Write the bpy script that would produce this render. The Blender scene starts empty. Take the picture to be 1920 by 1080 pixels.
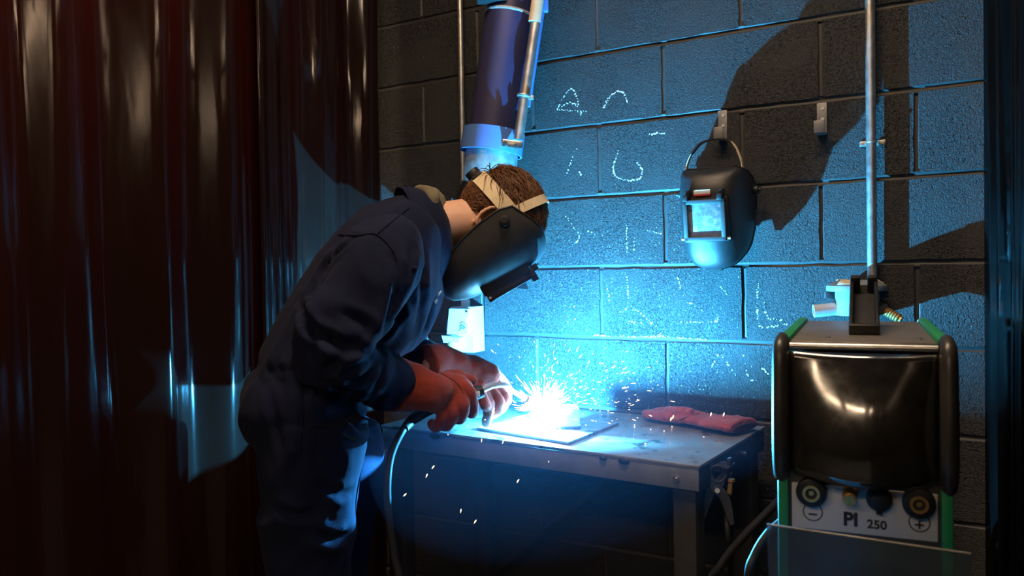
import bpy, bmesh, math, random
import numpy as np
from mathutils import Vector, Matrix, noise
random.seed(7)
SC = bpy.context.scene
COL = SC.collection
V = Vector

# ------------------------------------------------------------------ camera
YAW, PITCH, ROLL = 0.533775, -0.0276174, -0.0182363
CAM = V((0.840839, -2.34573, 1.359456))
FPX = 1504.73                                  # focal length in pixels of the 1920 px frame
_f = V((-math.sin(YAW)*math.cos(PITCH), math.cos(YAW)*math.cos(PITCH), math.sin(PITCH)))
_r = V((math.cos(YAW), math.sin(YAW), 0))
_u = _r.cross(_f)
CR = math.cos(ROLL)*_r + math.sin(ROLL)*_u      # camera right
CU = -math.sin(ROLL)*_r + math.cos(ROLL)*_u     # camera up
CW = _f                                         # camera forward
def ray(px, py): return CW + float((px-960)/FPX)*CR - float((py-540)/FPX)*CU
def at(px, py, z): return CAM + z*ray(px, py)                       # at a depth
def on_y(px, py, y):
    d = ray(px, py); return CAM + (y-CAM.y)/d.y*d                   # on a plane parallel to the wall
def on_z(px, py, z):
    d = ray(px, py); return CAM + (z-CAM.z)/d.z*d                   # on a level plane
cd = bpy.data.cameras.new('camera'); cam = bpy.data.objects.new('camera', cd); COL.objects.link(cam)
cd.sensor_width = 36; cd.lens = FPX/1920*36; cd.clip_start = .02
cam.matrix_world = Matrix(((CR.x, CU.x, -CW.x, CAM.x), (CR.y, CU.y, -CW.y, CAM.y), (CR.z, CU.z, -CW.z, CAM.z), (0,0,0,1)))
cd.dof.use_dof = True; cd.dof.focus_distance = 2.05; cd.dof.aperture_fstop = 6.3
SC.camera = cam

# ------------------------------------------------------------------ world, exposure, arc light
ARC = V((-.205, -.415, .962))
w = bpy.data.worlds.new('World'); SC.world = w; w.use_nodes = True
w.node_tree.nodes['Background'].inputs[0].default_value = (.9, .75, .6, 1)
w.node_tree.nodes['Background'].inputs[1].default_value = .006
SC.view_settings.view_transform = 'Standard'; SC.view_settings.look = 'None'
SC.view_settings.gamma = 1; SC.view_settings.use_curve_mapping = False
SC.view_settings.exposure = 0.0
def light(name, kind, loc, power, color, **kw):
    l = bpy.data.lights.new(name, kind); l.energy = power; l.color = color
    for k, v in kw.items(): setattr(l, k, v)
    o = bpy.data.objects.new(name, l); o.location = loc; COL.objects.link(o); return o
light('arc_light', 'POINT', ARC, 470, (.05, .49, 1.0), shadow_soft_size=.005)
WARM = (1.0, .72, .46)
LAMPS = [((.15, -1.25, 2.98), (1.2, .16), 0, 34), ((-1.45, -1.5, 2.62), (.9, .16), 1.57, 20), ((2.3, -1.9, 2.95), (1.2, .16), 1.57, 26),
         ((-.9, -4.6, 2.9), (1.2, .16), 0, 24), ((.7, -4.6, 2.9), (1.2, .16), 0, 24), ((2.3, -4.6, 2.9), (1.2, .16), 0, 24)]
for i, (loc, sz, rz, pw) in enumerate(LAMPS):
    o = light('lamp_light', 'AREA', loc, pw, WARM, shape='RECTANGLE', size=sz[0], size_y=sz[1]); o.rotation_euler.z = rz

# ------------------------------------------------------------------ object helpers
MW = {}                                          # world matrix of each root
def setup(o, label=None, cat=None, group=None, kind=None):
    if label: o['label'] = label
    if cat: o['category'] = cat
    if group: o['group'] = group
    if kind: o['kind'] = kind
    return o
def thing(name, label, cat, loc=(0,0,0), rz=0, group=None):
    o = bpy.data.objects.new(name, None); o.empty_display_size = .05; COL.objects.link(o)
    o.location = loc; o.rotation_euler = (0,0,rz)
    MW[o.name] = Matrix.Translation(V(loc)) @ Matrix.Rotation(rz, 4, 'Z')
    return setup(o, label, cat, group)
class MB:
    """collects shapes (world or local coordinates) and links them as one mesh object"""
    def __init__(s): s.v = []; s.f = []
    def add(s, vf):
        v, f = vf; n = len(s.v)
        s.v += [V(p) for p in v]; s.f += [tuple(i+n for i in q) for q in f]; return s
    def build(s, name, mat, parent=None, local=False, smooth=True, label=None, auto=40):
        vs = s.v
        root = parent
        while root is not None and root.parent is not None: root = root.parent
        if root is not None and not local and root.name in MW:
            inv = MW[root.name].inverted(); vs = [inv @ p for p in vs]
        me = bpy.data.meshes.new(name); me.from_pydata([tuple(p) for p in vs], [], s.f); me.update()
        if len(s.f) < 60000:
            bm = bmesh.new(); bm.from_mesh(me); bmesh.ops.recalc_face_normals(bm, faces=bm.faces[:]); bm.to_mesh(me); bm.free()
        return link(name, me, mat, parent, smooth, label, auto)
def link(name, me, mat, parent=None, smooth=True, label=None, auto=40):
    if mat is not None and not me.materials: me.materials.append(mat)
    if smooth:
        me.polygons.foreach_set('use_smooth', [True]*len(me.polygons))
        if auto: me.set_sharp_from_angle(angle=math.radians(auto))
    o = bpy.data.objects.new(name, me); COL.objects.link(o)
    if parent is not None: o.parent = parent
    if label: o['label'] = label
    return o
def part(name, mat, parent, *shapes, **kw):
    m = MB()
    for s in shapes: m.add(s)
    return m.build(name, mat, parent, **kw)
def xf(vf, M):
    return [M @ V(p) for p in vf[0]], vf[1]
def box(c, s, bev=0.0, seg=2, M=None):
    bm = bmesh.new(); bmesh.ops.create_cube(bm, size=1)
    for v in bm.verts: v.co = V((v.co.x*s[0], v.co.y*s[1], v.co.z*s[2]))
    if bev > 0: bmesh.ops.bevel(bm, geom=bm.edges[:], offset=bev, segments=seg, profile=.5, affect='EDGES')
    bm.verts.index_update()
    vs = [v.co.copy() for v in bm.verts]; fs = [tuple(v.index for v in f.verts) for f in bm.faces]; bm.free()
    if M is not None: vs = [M @ v for v in vs]
    c = V(c); return [v+c for v in vs], fs
def frame(t, side=None):
    t = V(t).normalized()
    if side is None: side = V((0,0,1)) if abs(t.z) < .9 else V((1,0,0))
    a = V(side) - t*t.dot(V(side)); a.normalize(); b = t.cross(a); return t, a, b
def loft(rings, caps=True, closed=False):
    n = len(rings[0]); vs = [V(p) for r in rings for p in r]; fs = []
    m = len(rings)
    for i in range(m if closed else m-1):
        for j in range(n):
            a = i*n+j; b = i*n+(j+1) % n; c = ((i+1) % m)*n+(j+1) % n; d = ((i+1) % m)*n+j
            fs.append((a, b, c, d))
    if caps and not closed:
        fs.append(tuple(reversed(range(n)))); fs.append(tuple((m-1)*n+j for j in range(n)))
    return vs, fs
def ring(c, a, b, ra, rb, n=16, pw=1.0):
    out = []
    for j in range(n):
        th = 2*math.pi*j/n; ct, st = math.cos(th), math.sin(th)
        x = math.copysign(abs(ct)**pw, ct); y = math.copysign(abs(st)**pw, st)
        out.append(V(c)+a*ra*x+b*rb*y)
    return out
def smooth_path(pts, k=6):
    """Catmull-Rom through points (tuples of any length)"""
    P = [np.array(p, float) for p in pts]; out = []
    for i in range(len(P)-1):
        p0 = P[max(i-1,0)]; p1 = P[i]; p2 = P[i+1]; p3 = P[min(i+2,len(P)-1)]
        for j in range(k):
            t = j/k
            out.append(.5*((2*p1)+(-p0+p2)*t+(2*p0-5*p1+4*p2-p3)*t*t+(-p0+3*p1-3*p2+p3)*t**3))
    out.append(P[-1]); return out
def tube(pts, r, n=12, k=0, side=None, caps=True):
    """swept tube; r a number or one per point"""
    rs = r if hasattr(r, '__len__') else [r]*len(pts)
    dat = [tuple(p)+(q,) for p, q in zip(pts, rs)]
    if k: dat = [tuple(d) for d in smooth_path(dat, k)]
    P = [V(d[:3]) for d in dat]; rr = [d[3] for d in dat]; rings = []; a = None
    for i, p in enumerate(P):
        t = (P[min(i+1,len(P)-1)]-P[max(i-1,0)])
        t, a, b = frame(t, side if (a is None) else a)
        rings.append(ring(p, a, b, rr[i], rr[i], n))
    return loft(rings, caps)
def cyl(p0, p1, r, n=20, r2=None, bev=0):
    p0, p1 = V(p0), V(p1); t, a, b = frame(p1-p0); L = (p1-p0).length; r2 = r if r2 is None else r2
    if bev:
        st = [(0, r-bev), (bev*.3, r-bev*.3), (bev, r), (L-bev, r2), (L-bev*.3, r2-bev*.3), (L, r2-bev)]
    else: st = [(0, r), (L, r2)]
    return loft([ring(p0+t*d, a, b, q, q, n) for d, q in st])
def pipe(p0, p1, r, ri, n=24):
    """hollow straight pipe"""
    p0, p1 = V(p0), V(p1); t, a, b = frame(p1-p0)
    return loft([ring(p0, a, b, r, r, n), ring(p1, a, b, r, r, n), ring(p1, a, b, ri, ri, n), ring(p0, a, b, ri, ri, n)], closed=True)
def chain(pts, side, n=20, k=5, pw=1.0, caps=True):
    """limb: pts (x,y,z, r across, r along side)"""
    dat = smooth_path([tuple(p[0])+(p[1], p[2]) for p in pts], k) if k else [tuple(p[0])+(p[1], p[2]) for p in pts]
    P = [V(d[:3]) for d in dat]; rings = []
    for i, p in enumerate(P):
        t = P[min(i+1,len(P)-1)]-P[max(i-1,0)]
        t, a, b = frame(t, side)
        rings.append(ring(p, b, a, dat[i][3], dat[i][4], n, pw))
    return loft(rings, caps)
def ellipsoid(c, ax, ay, az, rx, ry, rz, nu=20, nv=14):
    c = V(c); vs = []; fs = []
    rings = []
    for i in range(1, nv):
        ph = math.pi*i/nv
        rings.append([c+ax*rx*math.sin(ph)*math.cos(2*math.pi*j/nu)+ay*ry*math.sin(ph)*math.sin(2*math.pi*j/nu)+az*rz*math.cos(ph) for j in range(nu)])
    return loft(rings)
def torus(c, axis, R, r, n=32, m=10, arc=1.0, start=0, side=None):
    c = V(c); t, a, b = frame(axis, side); rings = []
    cnt = n if arc >= 1 else n+1
    for i in range(cnt):
        th = start+2*math.pi*arc*i/n; d = a*math.cos(th)+b*math.sin(th)
        rings.append([c+d*(R+r*math.cos(2*math.pi*j/m))+t*r*math.sin(2*math.pi*j/m) for j in range(m)])
    return loft(rings, caps=arc < 1, closed=arc >= 1)
def sheet(grid, th=0.0):
    """open surface from rows of points, thickened along the vertex normal"""
    R, C = len(grid), len(grid[0]); P = [[V(p) for p in r] for r in grid]
    if th <= 0:
        return [p for r in P for p in r], [(i*C+j, i*C+j+1, (i+1)*C+j+1, (i+1)*C+j) for i in range(R-1) for j in range(C-1)]
    vs = [p for r in P for p in r]
    for i in range(R):
        for j in range(C):
            du = P[i][min(j+1,C-1)]-P[i][max(j-1,0)]; dv = P[min(i+1,R-1)][j]-P[max(i-1,0)][j]
            nn = du.cross(dv); nn = nn.normalized() if nn.length > 1e-9 else V((0,0,0))
            vs.append(P[i][j]+nn*th)
    N = R*C; fs = []
    for i in range(R-1):
        for j in range(C-1):
            a, b, c, d = i*C+j, i*C+j+1, (i+1)*C+j+1, (i+1)*C+j
            fs.append((d, c, b, a)); fs.append((a+N, b+N, c+N, d+N))
    for i in range(R-1):
        a, d = i*C, (i+1)*C; fs.append((a, a+N, d+N, d))
        b, c = i*C+C-1, (i+1)*C+C-1; fs.append((b, c, c+N, b+N))
    for j in range(C-1):
        a, b = j, j+1; fs.append((a, b, b+N, a+N))
        a, b = (R-1)*C+j, (R-1)*C+j+1; fs.append((a, a+N, b+N, b))
    return vs, fs
def prism(outline, ax, ay, c, depth, dirv):
    """outline of 2D points in axes ax, ay at c, pushed by depth along dirv"""
    c = V(c); a = [c+ax*p[0]+ay*p[1] for p in outline]; n = len(a)
    vs = a+[p+dirv*depth for p in a]
    fs = [tuple(reversed(range(n))), tuple(range(n, 2*n))]+[(i, (i+1) % n, n+(i+1) % n, n+i) for i in range(n)]
    return vs, fs
def voxel(shapes, size, iters=6, fac=.5):
    """union of closed shapes as one smooth mesh"""
    m = MB()
    for s in shapes: m.add(s)
    me = bpy.data.meshes.new('tmp'); me.from_pydata([tuple(p) for p in m.v], [], m.f); me.update()
    bm = bmesh.new(); bm.from_mesh(me); bmesh.ops.recalc_face_normals(bm, faces=bm.faces[:]); bm.to_mesh(me); bm.free()
    o = bpy.data.objects.new('tmp', me); COL.objects.link(o)
    md = o.modifiers.new('r', 'REMESH'); md.mode = 'VOXEL'; md.voxel_size = size
    if iters:
        sm = o.modifiers.new('s', 'SMOOTH'); sm.iterations = iters; sm.factor = fac
    dg = bpy.context.evaluated_depsgraph_get(); ev = o.evaluated_get(dg); e = ev.to_mesh()
    vs = [v.co.copy() for v in e.vertices]; fs = [tuple(p.vertices) for p in e.polygons]
    ns = [v.normal.copy() for v in e.vertices]
    ev.to_mesh_clear(); bpy.data.objects.remove(o); bpy.data.meshes.remove(me)
    return vs, fs, ns
def text_shape(s, size, M, depth=.0004, bold=0.0):
    c = bpy.data.curves.new('t', 'FONT'); c.body = s; c.size = size; c.extrude = depth; c.offset = bold; c.align_x = 'CENTER'; c.align_y = 'CENTER'
    o = bpy.data.objects.new('t', c); COL.objects.link(o)
    dg = bpy.context.evaluated_depsgraph_get(); ev = o.evaluated_get(dg); me = ev.to_mesh()
    vs = [M @ v.co for v in me.vertices]; fs = [tuple(p.vertices) for p in me.polygons]
    ev.to_mesh_clear(); bpy.data.objects.remove(o); bpy.data.curves.remove(c)
    return vs, fs
def basis(ax, ay, az, c):
    return Matrix(((ax.x, ay.x, az.x, c.x), (ax.y, ay.y, az.y, c.y), (ax.z, ay.z, az.z, c.z), (0,0,0,1)))

# ------------------------------------------------------------------ materials
def mat(name, base, rough=.5, metal=0.0, var=None, bump=None, rvar=None, spec=.5, coat=0, sheen=0, emit=None, trans=0, ior=1.45, stain=None, aniso=None):
    """procedural principled material. var=(scale, second colour, low, high); bump=(scale, strength, distance); rvar=(scale, low, high)"""
    m = bpy.data.materials.new(name); m.use_nodes = True; nt = m.node_tree; N = nt.nodes; L = nt.links
    b = N['Principled BSDF']; b.inputs['Base Color'].default_value = (*base, 1); b.inputs['Roughness'].default_value = rough
    b.inputs['Metallic'].default_value = metal; b.inputs['Specular IOR Level'].default_value = spec; b.inputs['IOR'].default_value = ior
    b.inputs['Coat Weight'].default_value = coat; b.inputs['Coat Roughness'].default_value = .12; b.inputs['Sheen Weight'].default_value = sheen
    b.inputs['Transmission Weight'].default_value = trans
    if emit: b.inputs['Emission Color'].default_value = (*emit[0], 1); b.inputs['Emission Strength'].default_value = emit[1]
    geo = N.new('ShaderNodeNewGeometry'); pos = geo.outputs['Position']
    if aniso is not None:
        mp = N.new('ShaderNodeMapping'); mp.inputs['Scale'].default_value = aniso; L.new(pos, mp.inputs['Vector']); pos = mp.outputs[0]
    def nz(scale, detail=4, rgh=.6):
        t = N.new('ShaderNodeTexNoise'); t.inputs['Scale'].default_value = scale; t.inputs['Detail'].default_value = detail; t.inputs['Roughness'].default_value = rgh
        L.new(pos, t.inputs['Vector']); return t.outputs['Fac']
    def rng(src, lo, hi, a=0., c=1.):
        r = N.new('ShaderNodeMapRange'); L.new(src, r.inputs[0]); r.inputs[1].default_value = lo; r.inputs[2].default_value = hi; r.inputs[3].default_value = a; r.inputs[4].default_value = c; return r.outputs[0]
    col = None
    def mixc(fac, a, c):
        x = N.new('ShaderNodeMix'); x.data_type = 'RGBA'; L.new(fac, x.inputs[0])
        if hasattr(a, 'links'): L.new(a, x.inputs[6])
        else: x.inputs[6].default_value = (*a, 1)
        x.inputs[7].default_value = (*c, 1); return x.outputs[2]
    if var: col = mixc(rng(nz(var[0]), var[2], var[3]), base, var[1])
    if stain: col = mixc(rng(nz(stain[0], 6), stain[2], stain[3]), col if col is not None else base, stain[1])
    if col is not None: L.new(col, b.inputs['Base Color'])
    if rvar: L.new(rng(nz(rvar[0], 5), .3, .7, rvar[1], rvar[2]), b.inputs['Roughness'])
    if bump:
        bp = N.new('ShaderNodeBump'); bp.inputs['Strength'].default_value = bump[1]; bp.inputs['Distance'].default_value = bump[2]
        L.new(nz(bump[0], 3), bp.inputs['Height']); L.new(bp.outputs[0], b.inputs['Normal'])
    return m
M = {}
M['cloth'] = mat('navy_cotton', (.0105, .0140, .039), .9, var=(9, (.0078, .0104, .029), .35, .7), bump=(420, .35, .002), sheen=.02, spec=.15)
M['leather'] = mat('red_suede', (.34, .042, .022), .9, var=(25, (.20, .024, .014), .35, .75), bump=(260, .5, .003), sheen=.2)
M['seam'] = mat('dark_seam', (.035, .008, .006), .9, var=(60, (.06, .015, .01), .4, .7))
M['skin'] = mat('skin', (.72, .42, .30), .5, var=(40, (.64, .35, .24), .4, .7), bump=(350, .12, .001))
M['hair'] = mat('brown_hair', (.105, .042, .020), .42, var=(90, (.18, .08, .036), .35, .7))
M['khaki'] = mat('khaki_fleece', (.20, .17, .11), .95, var=(20, (.13, .11, .07), .35, .7), bump=(300, .3, .002))
M['black_plastic'] = mat('black_plastic', (.012, .012, .013), .42, bump=(500, .12, .001), var=(30, (.02, .02, .021), .4, .7))
M['shell'] = mat('black_fibre_shell', (.016, .016, .018), .38, spec=.8, bump=(700, .45, .0012), var=(30, (.024, .024, .026), .4, .7))
M['cream'] = mat('cream_strap', (.74, .60, .40), .6, var=(30, (.64, .50, .31), .4, .7))
M['rubber'] = mat('black_rubber', (.018, .018, .02), .5, var=(40, (.03, .03, .032), .4, .7))
M['steel'] = mat('bare_steel', (.40, .39, .38), .38, .55, var=(6, (.26, .24, .22), .35, .7), rvar=(18, .22, .55), bump=(120, .08, .001), stain=(14, (.07, .05, .04), .58, .66))
M['steel_dark'] = mat('painted_dark_steel', (.030, .031, .034), .5, .3, var=(8, (.05, .045, .04), .4, .7), rvar=(20, .4, .7))
M['apron'] = mat('worn_grey_angle', (.26, .26, .27), .45, .4, var=(10, (.17, .16, .16), .35, .7), rvar=(25, .35, .6))
M['zinc'] = mat('galvanised', (.60, .58, .54), .38, .9, var=(50, (.45, .43, .4), .35, .7), rvar=(40, .3, .5))
M['bolt'] = mat('bolt_zinc', (.7, .68, .64), .28, 1.0, var=(60, (.5, .48, .45), .4, .7))
M['white'] = mat('white_moulding', (.80, .78, .73), .45, var=(14, (.70, .66, .58), .4, .75))
M['yellow'] = mat('yellow_cap', (.85, .55, .16), .45, var=(20, (.75, .45, .12), .4, .7))
M['ink'] = mat('dark_ink', (.05, .06, .06), .7, var=(50, (.08, .09, .09), .4, .7))
M['chalk'] = mat('chalk', (.85, .86, .86), .95, var=(300, (.5, .5, .5), .5, .75))
M['duct'] = mat('blue_grey_duct', (.028, .030, .095), .42, .1, var=(7, (.040, .034, .075), .35, .7))
M['duct_ring'] = mat('blue_ring', (.10, .22, .55), .4, .1, var=(9, (.08, .19, .5), .4, .7))
M['clear'] = mat('clear_plastic', (.34, .42, .44), .14, trans=.6, ior=1.45, var=(30, (.7, .8, .82), .4, .7))
M['green'] = mat('green_trim', (.02, .28, .10), .45, var=(15, (.015, .23, .08), .4, .7))
M['panel'] = mat('light_grey_panel', (.62, .60, .57), .5, var=(12, (.54, .52, .49), .4, .7))
M['panel_dark'] = mat('charcoal_panel', (.045, .045, .047), .5, var=(12, (.06, .06, .06), .4, .7))
M['lid'] = mat('brushed_lid', (.34, .31, .28), .34, .6, var=(8, (.20, .17, .14), .35, .68), aniso=(4, 40, 40), rvar=(6, .25, .5))
M['brass'] = mat('brass', (.80, .46, .15), .38, .8, var=(80, (.55, .32, .1), .4, .7))
M['print'] = mat('black_print', (.015, .015, .018), .6, var=(80, (.025, .025, .027), .4, .7))
M['white_print'] = mat('white_thread', (.75, .75, .75), .8, var=(200, (.6, .6, .6), .4, .7))
M['red_print'] = mat('red_print', (.55, .03, .03), .5, var=(80, (.45, .03, .03), .4, .7))
M['lens'] = mat('lens_glass', (.50, .55, .60), .12, .75, var=(60, (.75, .72, .70), .45, .7), rvar=(70, .08, .5), stain=(40, (.85, .83, .8), .55, .7))
M['dark_lens'] = mat('dark_lens_glass', (.01, .02, .015), .08, var=(40, (.02, .03, .025), .4, .7))
M['copper'] = mat('silver_tube', (.80, .78, .75), .3, .6, var=(60, (.7, .62, .55), .4, .7))
M['concrete'] = mat('concrete_floor', (.045, .045, .048), .8, var=(4, (.07, .066, .06), .35, .7), bump=(60, .2, .003))
M['sole'] = mat('boot_leather', (.02, .017, .015), .6, var=(20, (.035, .03, .026), .4, .7))
M['clamp'] = mat('clamp_steel', (.11, .11, .12), .45, .5, var=(30, (.07, .07, .075), .4, .7))
M['jbox'] = mat('grey_box', (.24, .25, .26), .45, var=(25, (.18, .19, .2), .4, .7))
M['rail'] = mat('satin_black_rail', (.030, .028, .026), .36, spec=.7, var=(20, (.045, .042, .038), .4, .7))
# ------------------------------------------------------------------ special materials
def block_material():
    m = bpy.data.materials.new('painted_block'); m.use_nodes = True; nt = m.node_tree; N = nt.nodes; L = nt.links
    b = N['Principled BSDF']; b.inputs['Roughness'].default_value = .62; b.inputs['Specular IOR Level'].default_value = .4
    pos = N.new('ShaderNodeNewGeometry').outputs['Position']
    def nz(s, d, r=.55, dist=0):
        t = N.new('ShaderNodeTexNoise'); t.inputs['Scale'].default_value = s; t.inputs['Detail'].default_value = d; t.inputs['Roughness'].default_value = r
        t.inputs['Distortion'].default_value = dist; L.new(pos, t.inputs['Vector']); return t.outputs['Fac']
    def rng(src, lo, hi, a=0., c=1., sm=False):
        r = N.new('ShaderNodeMapRange'); L.new(src, r.inputs[0]); r.inputs[1].default_value = lo; r.inputs[2].default_value = hi; r.inputs[3].default_value = a; r.inputs[4].default_value = c
        if sm: r.interpolation_type = 'SMOOTHSTEP'
        return r.outputs[0]
    def mth(op, a, c):
        x = N.new('ShaderNodeMath'); x.operation = op
        for i, q in enumerate((a, c)):
            if hasattr(q, 'links'): L.new(q, x.inputs[i])
            else: x.inputs[i].default_value = q
        return x.outputs[0]
    pits = mth('MINIMUM', rng(nz(150, 3, .6, .2), .40, .48, sm=True), rng(nz(85, 2, .5, .3), .34, .42, sm=True))                    # 0 in a pit, 1 on the face
    patch = rng(nz(3.2, 2), .40, .58, sm=True)                          # smoother, paint-filled patches
    pits2 = mth('MAXIMUM', pits, mth('MULTIPLY', mth('SUBTRACT', 1.0, patch), .75))
    fine = nz(260, 3)
    h = mth('ADD', mth('MULTIPLY', pits2, 1.0), mth('MULTIPLY', fine, .35))
    bp = N.new('ShaderNodeBump'); bp.inputs['Strength'].default_value = 1.0; bp.inputs['Distance'].default_value = .014
    L.new(h, bp.inputs['Height']); L.new(bp.outputs[0], b.inputs['Normal'])
    mx = N.new('ShaderNodeMix'); mx.data_type = 'RGBA'; L.new(rng(nz(5, 4), .3, .7), mx.inputs[0])
    mx.inputs[6].default_value = (.042, .040, .039, 1); mx.inputs[7].default_value = (.034, .033, .033, 1)
    # weld spatter and chalk dust: pale flecks, densest on the blocks behind the bench
    sub = N.new('ShaderNodeVectorMath'); sub.operation = 'DISTANCE'; L.new(pos, sub.inputs[0]); sub.inputs[1].default_value = (-.15, 0, 1.08)
    near = rng(sub.outputs['Value'], .15, .75, 1, 0, True)
    thr = mth('SUBTRACT', .76, mth('MULTIPLY', near, .085))
    fleck = rng(mth('SUBTRACT', nz(170, 1.5, .5), thr), 0, .03)
    smear = mth('MULTIPLY', rng(nz(11, 6, .75), .60, .74), mth('MULTIPLY', near, rng(nz(170, 2), .45, .6)))
    mx2 = N.new('ShaderNodeMix'); mx2.data_type = 'RGBA'; L.new(mth('MINIMUM', mth('ADD', fleck, mth('MULTIPLY', smear, .3)), 1.0), mx2.inputs[0])
    L.new(mx.outputs[2], mx2.inputs[6]); mx2.inputs[7].default_value = (.55, .55, .54, 1)
    L.new(mx2.outputs[2], b.inputs['Base Color'])
    return m
M['block'] = block_material()
M['mortar'] = mat('painted_mortar', (.046, .044, .043), .55, var=(20, (.036, .035, .035), .35, .7), bump=(160, .35, .002))
def pvc_material(name, tint, body, transp):
    m = bpy.data.materials.new(name); m.use_nodes = True; nt = m.node_tree; N = nt.nodes; L = nt.links
    b = N['Principled BSDF']; out = N['Material Output']
    b.inputs['Roughness'].default_value = .13; b.inputs['IOR'].default_value = 1.52; b.inputs['Specular IOR Level'].default_value = .6
    pos = N.new('ShaderNodeNewGeometry').outputs['Position']
    mp = N.new('ShaderNodeMapping'); mp.inputs['Scale'].default_value = (1, 1, .12); L.new(pos, mp.inputs[0])
    t = N.new('ShaderNodeTexNoise'); t.inputs['Scale'].default_value = 14; t.inputs['Detail'].default_value = 5; L.new(mp.outputs[0], t.inputs['Vector'])
    x = N.new('ShaderNodeMix'); x.data_type = 'RGBA'; L.new(t.outputs['Fac'], x.inputs[0]); x.inputs[6].default_value = (*body, 1); x.inputs[7].default_value = (*[q*.45 for q in body], 1)
    L.new(x.outputs[2], b.inputs['Base Color'])
    r = N.new('ShaderNodeMapRange'); L.new(t.outputs['Fac'], r.inputs[0]); r.inputs[1].default_value = .35; r.inputs[2].default_value = .7; r.inputs[3].default_value = .09; r.inputs[4].default_value = .26; L.new(r.outputs[0], b.inputs['Roughness'])
    mp2 = N.new('ShaderNodeMapping'); mp2.inputs['Scale'].default_value = (1, 1, .2); L.new(pos, mp2.inputs[0])
    t2 = N.new('ShaderNodeTexNoise'); t2.inputs['Scale'].default_value = 30; t2.inputs['Detail'].default_value = 2; L.new(mp2.outputs[0], t2.inputs['Vector'])
    bp = N.new('ShaderNodeBump'); bp.inputs['Strength'].default_value = .25; bp.inputs['Distance'].default_value = .004; L.new(t2.outputs['Fac'], bp.inputs['Height']); L.new(bp.outputs[0], b.inputs['Normal'])
    tr = N.new('ShaderNodeBsdfTransparent'); tr.inputs[0].default_value = (*tint, 1)
    tl = N.new('ShaderNodeBsdfTranslucent'); tl.inputs[0].default_value = (*[min(1, q*1.2) for q in tint], 1)
    m0 = N.new('ShaderNodeMixShader'); m0.inputs[0].default_value = .09; L.new(b.outputs[0], m0.inputs[1]); L.new(tl.outputs[0], m0.inputs[2])
    ms = N.new('ShaderNodeMixShader'); ms.inputs[0].default_value = transp; L.new(m0.outputs[0], ms.inputs[1]); L.new(tr.outputs[0], ms.inputs[2]); L.new(ms.outputs[0], out.inputs['Surface'])
    return m
M['pvc'] = pvc_material('dark_red_pvc', (.42, .05, .03), (.026, .012, .0095), .30)
M['pvc_dark'] = pvc_material('black_brown_pvc', (.06, .02, .015), (.007, .005, .0045), .70)

# ------------------------------------------------------------------ setting: floor, ceiling, block wall
fl = part('floor', M['concrete'], None, box((0, -2.8, -.05), (8.0, 6.8, .1)), smooth=False); setup(fl, 'dark grey concrete workshop floor', 'floor', kind='structure')
cl = part('ceiling', mat('dark_ceiling', (.05, .05, .05), .8, var=(5, (.07, .07, .07), .4, .7)), None, box((0, -2.8, 3.25), (8.0, 6.8, .1)), smooth=False); setup(cl, 'dark workshop ceiling above the booth', 'ceiling', kind='structure')
wall = part('wall_back', M['mortar'], None, box((-.15, .132, 1.6), (3.4, .24, 3.2)), smooth=False)
setup(wall, 'dark painted concrete block wall with recessed joints', 'wall', kind='structure')
def block_mesh(w, seed):
    """face at y=0, origin at the middle; slightly uneven arrises"""
    rnd = random.Random(seed); h = .2055; d = .07; nx, nz = 9, 5; e = .0025
    xs = [-w/2+w*i/nx for i in range(nx+1)]; zs = [-h/2+h*i/nz for i in range(nz+1)]
    vs = []; fs = []; C = nx+1
    for k, z in enumerate(zs):
        for i, x in enumerate(xs):
            ed = i in (0, nx) or k in (0, nz)
            jx = rnd.uniform(-.0016, .0016); jz = rnd.uniform(-.0016, .0016)
            vs.append((x+(math.copysign(-e, x)+jx if i in (0, nx) else 0), 0 if not ed else rnd.uniform(0, .0006), z+(math.copysign(-e, z)+jz if k in (0, nz) else 0)))
    for k in range(nz):
        for i in range(nx): fs.append((k*C+i, k*C+i+1, (k+1)*C+i+1, (k+1)*C+i))
    loop = [i for i in range(nx+1)]+[k*C+nx for k in range(1, nz+1)]+[nz*C+i for i in range(nx-1, -1, -1)]+[k*C for k in range(nz-1, 0, -1)]
    def skirt(prev, ys, infl):
        base = len(vs)
        for q in prev0: 
            x, y, z = vs[q]
            vs.append((math.copysign(min(abs(x)+infl[0], w/2), x) if abs(abs(x)-w/2) < .012 else x, ys+rnd.uniform(-.0005, .0005), math.copysign(min(abs(z)+infl[1], h/2), z) if abs(abs(z)-h/2) < .012 else z))
        n = len(prev)
        for i in range(n): fs.append((prev[i], base+i, base+(i+1) % n, prev[(i+1) % n]))
        return list(range(base, base+n))
    prev0 = loop
    l1 = skirt(loop, .0012, (.0018, .0018)); l2 = skirt(l1, .004, (.0025, .0025)); l3 = skirt(l2, d, (.0025, .0025))
    me = bpy.data.meshes.new('block'); me.from_pydata(vs, [], fs); me.update()
    me.materials.append(M['block']); me.polygons.foreach_set('use_smooth', [True]*len(me.polygons)); me.set_sharp_from_angle(angle=math.radians(60))
    return me
full = [block_mesh(.4315, s) for s in range(5)]; half = [block_mesh(.213, 11)]
for c in range(0, 14):
    off = 0 if c % 2 == 0 else .235
    for k in range(-5, 4):
        x0 = off+.45*k
        if x0 < -1.86 or x0 > 1.1: continue
        o = bpy.data.objects.new('block', full[(c*3+k) % 5]); COL.objects.link(o); o.parent = wall
        o.location = (x0+.225, random.uniform(-.0008, .0008), .225*c+.1125)
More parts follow.
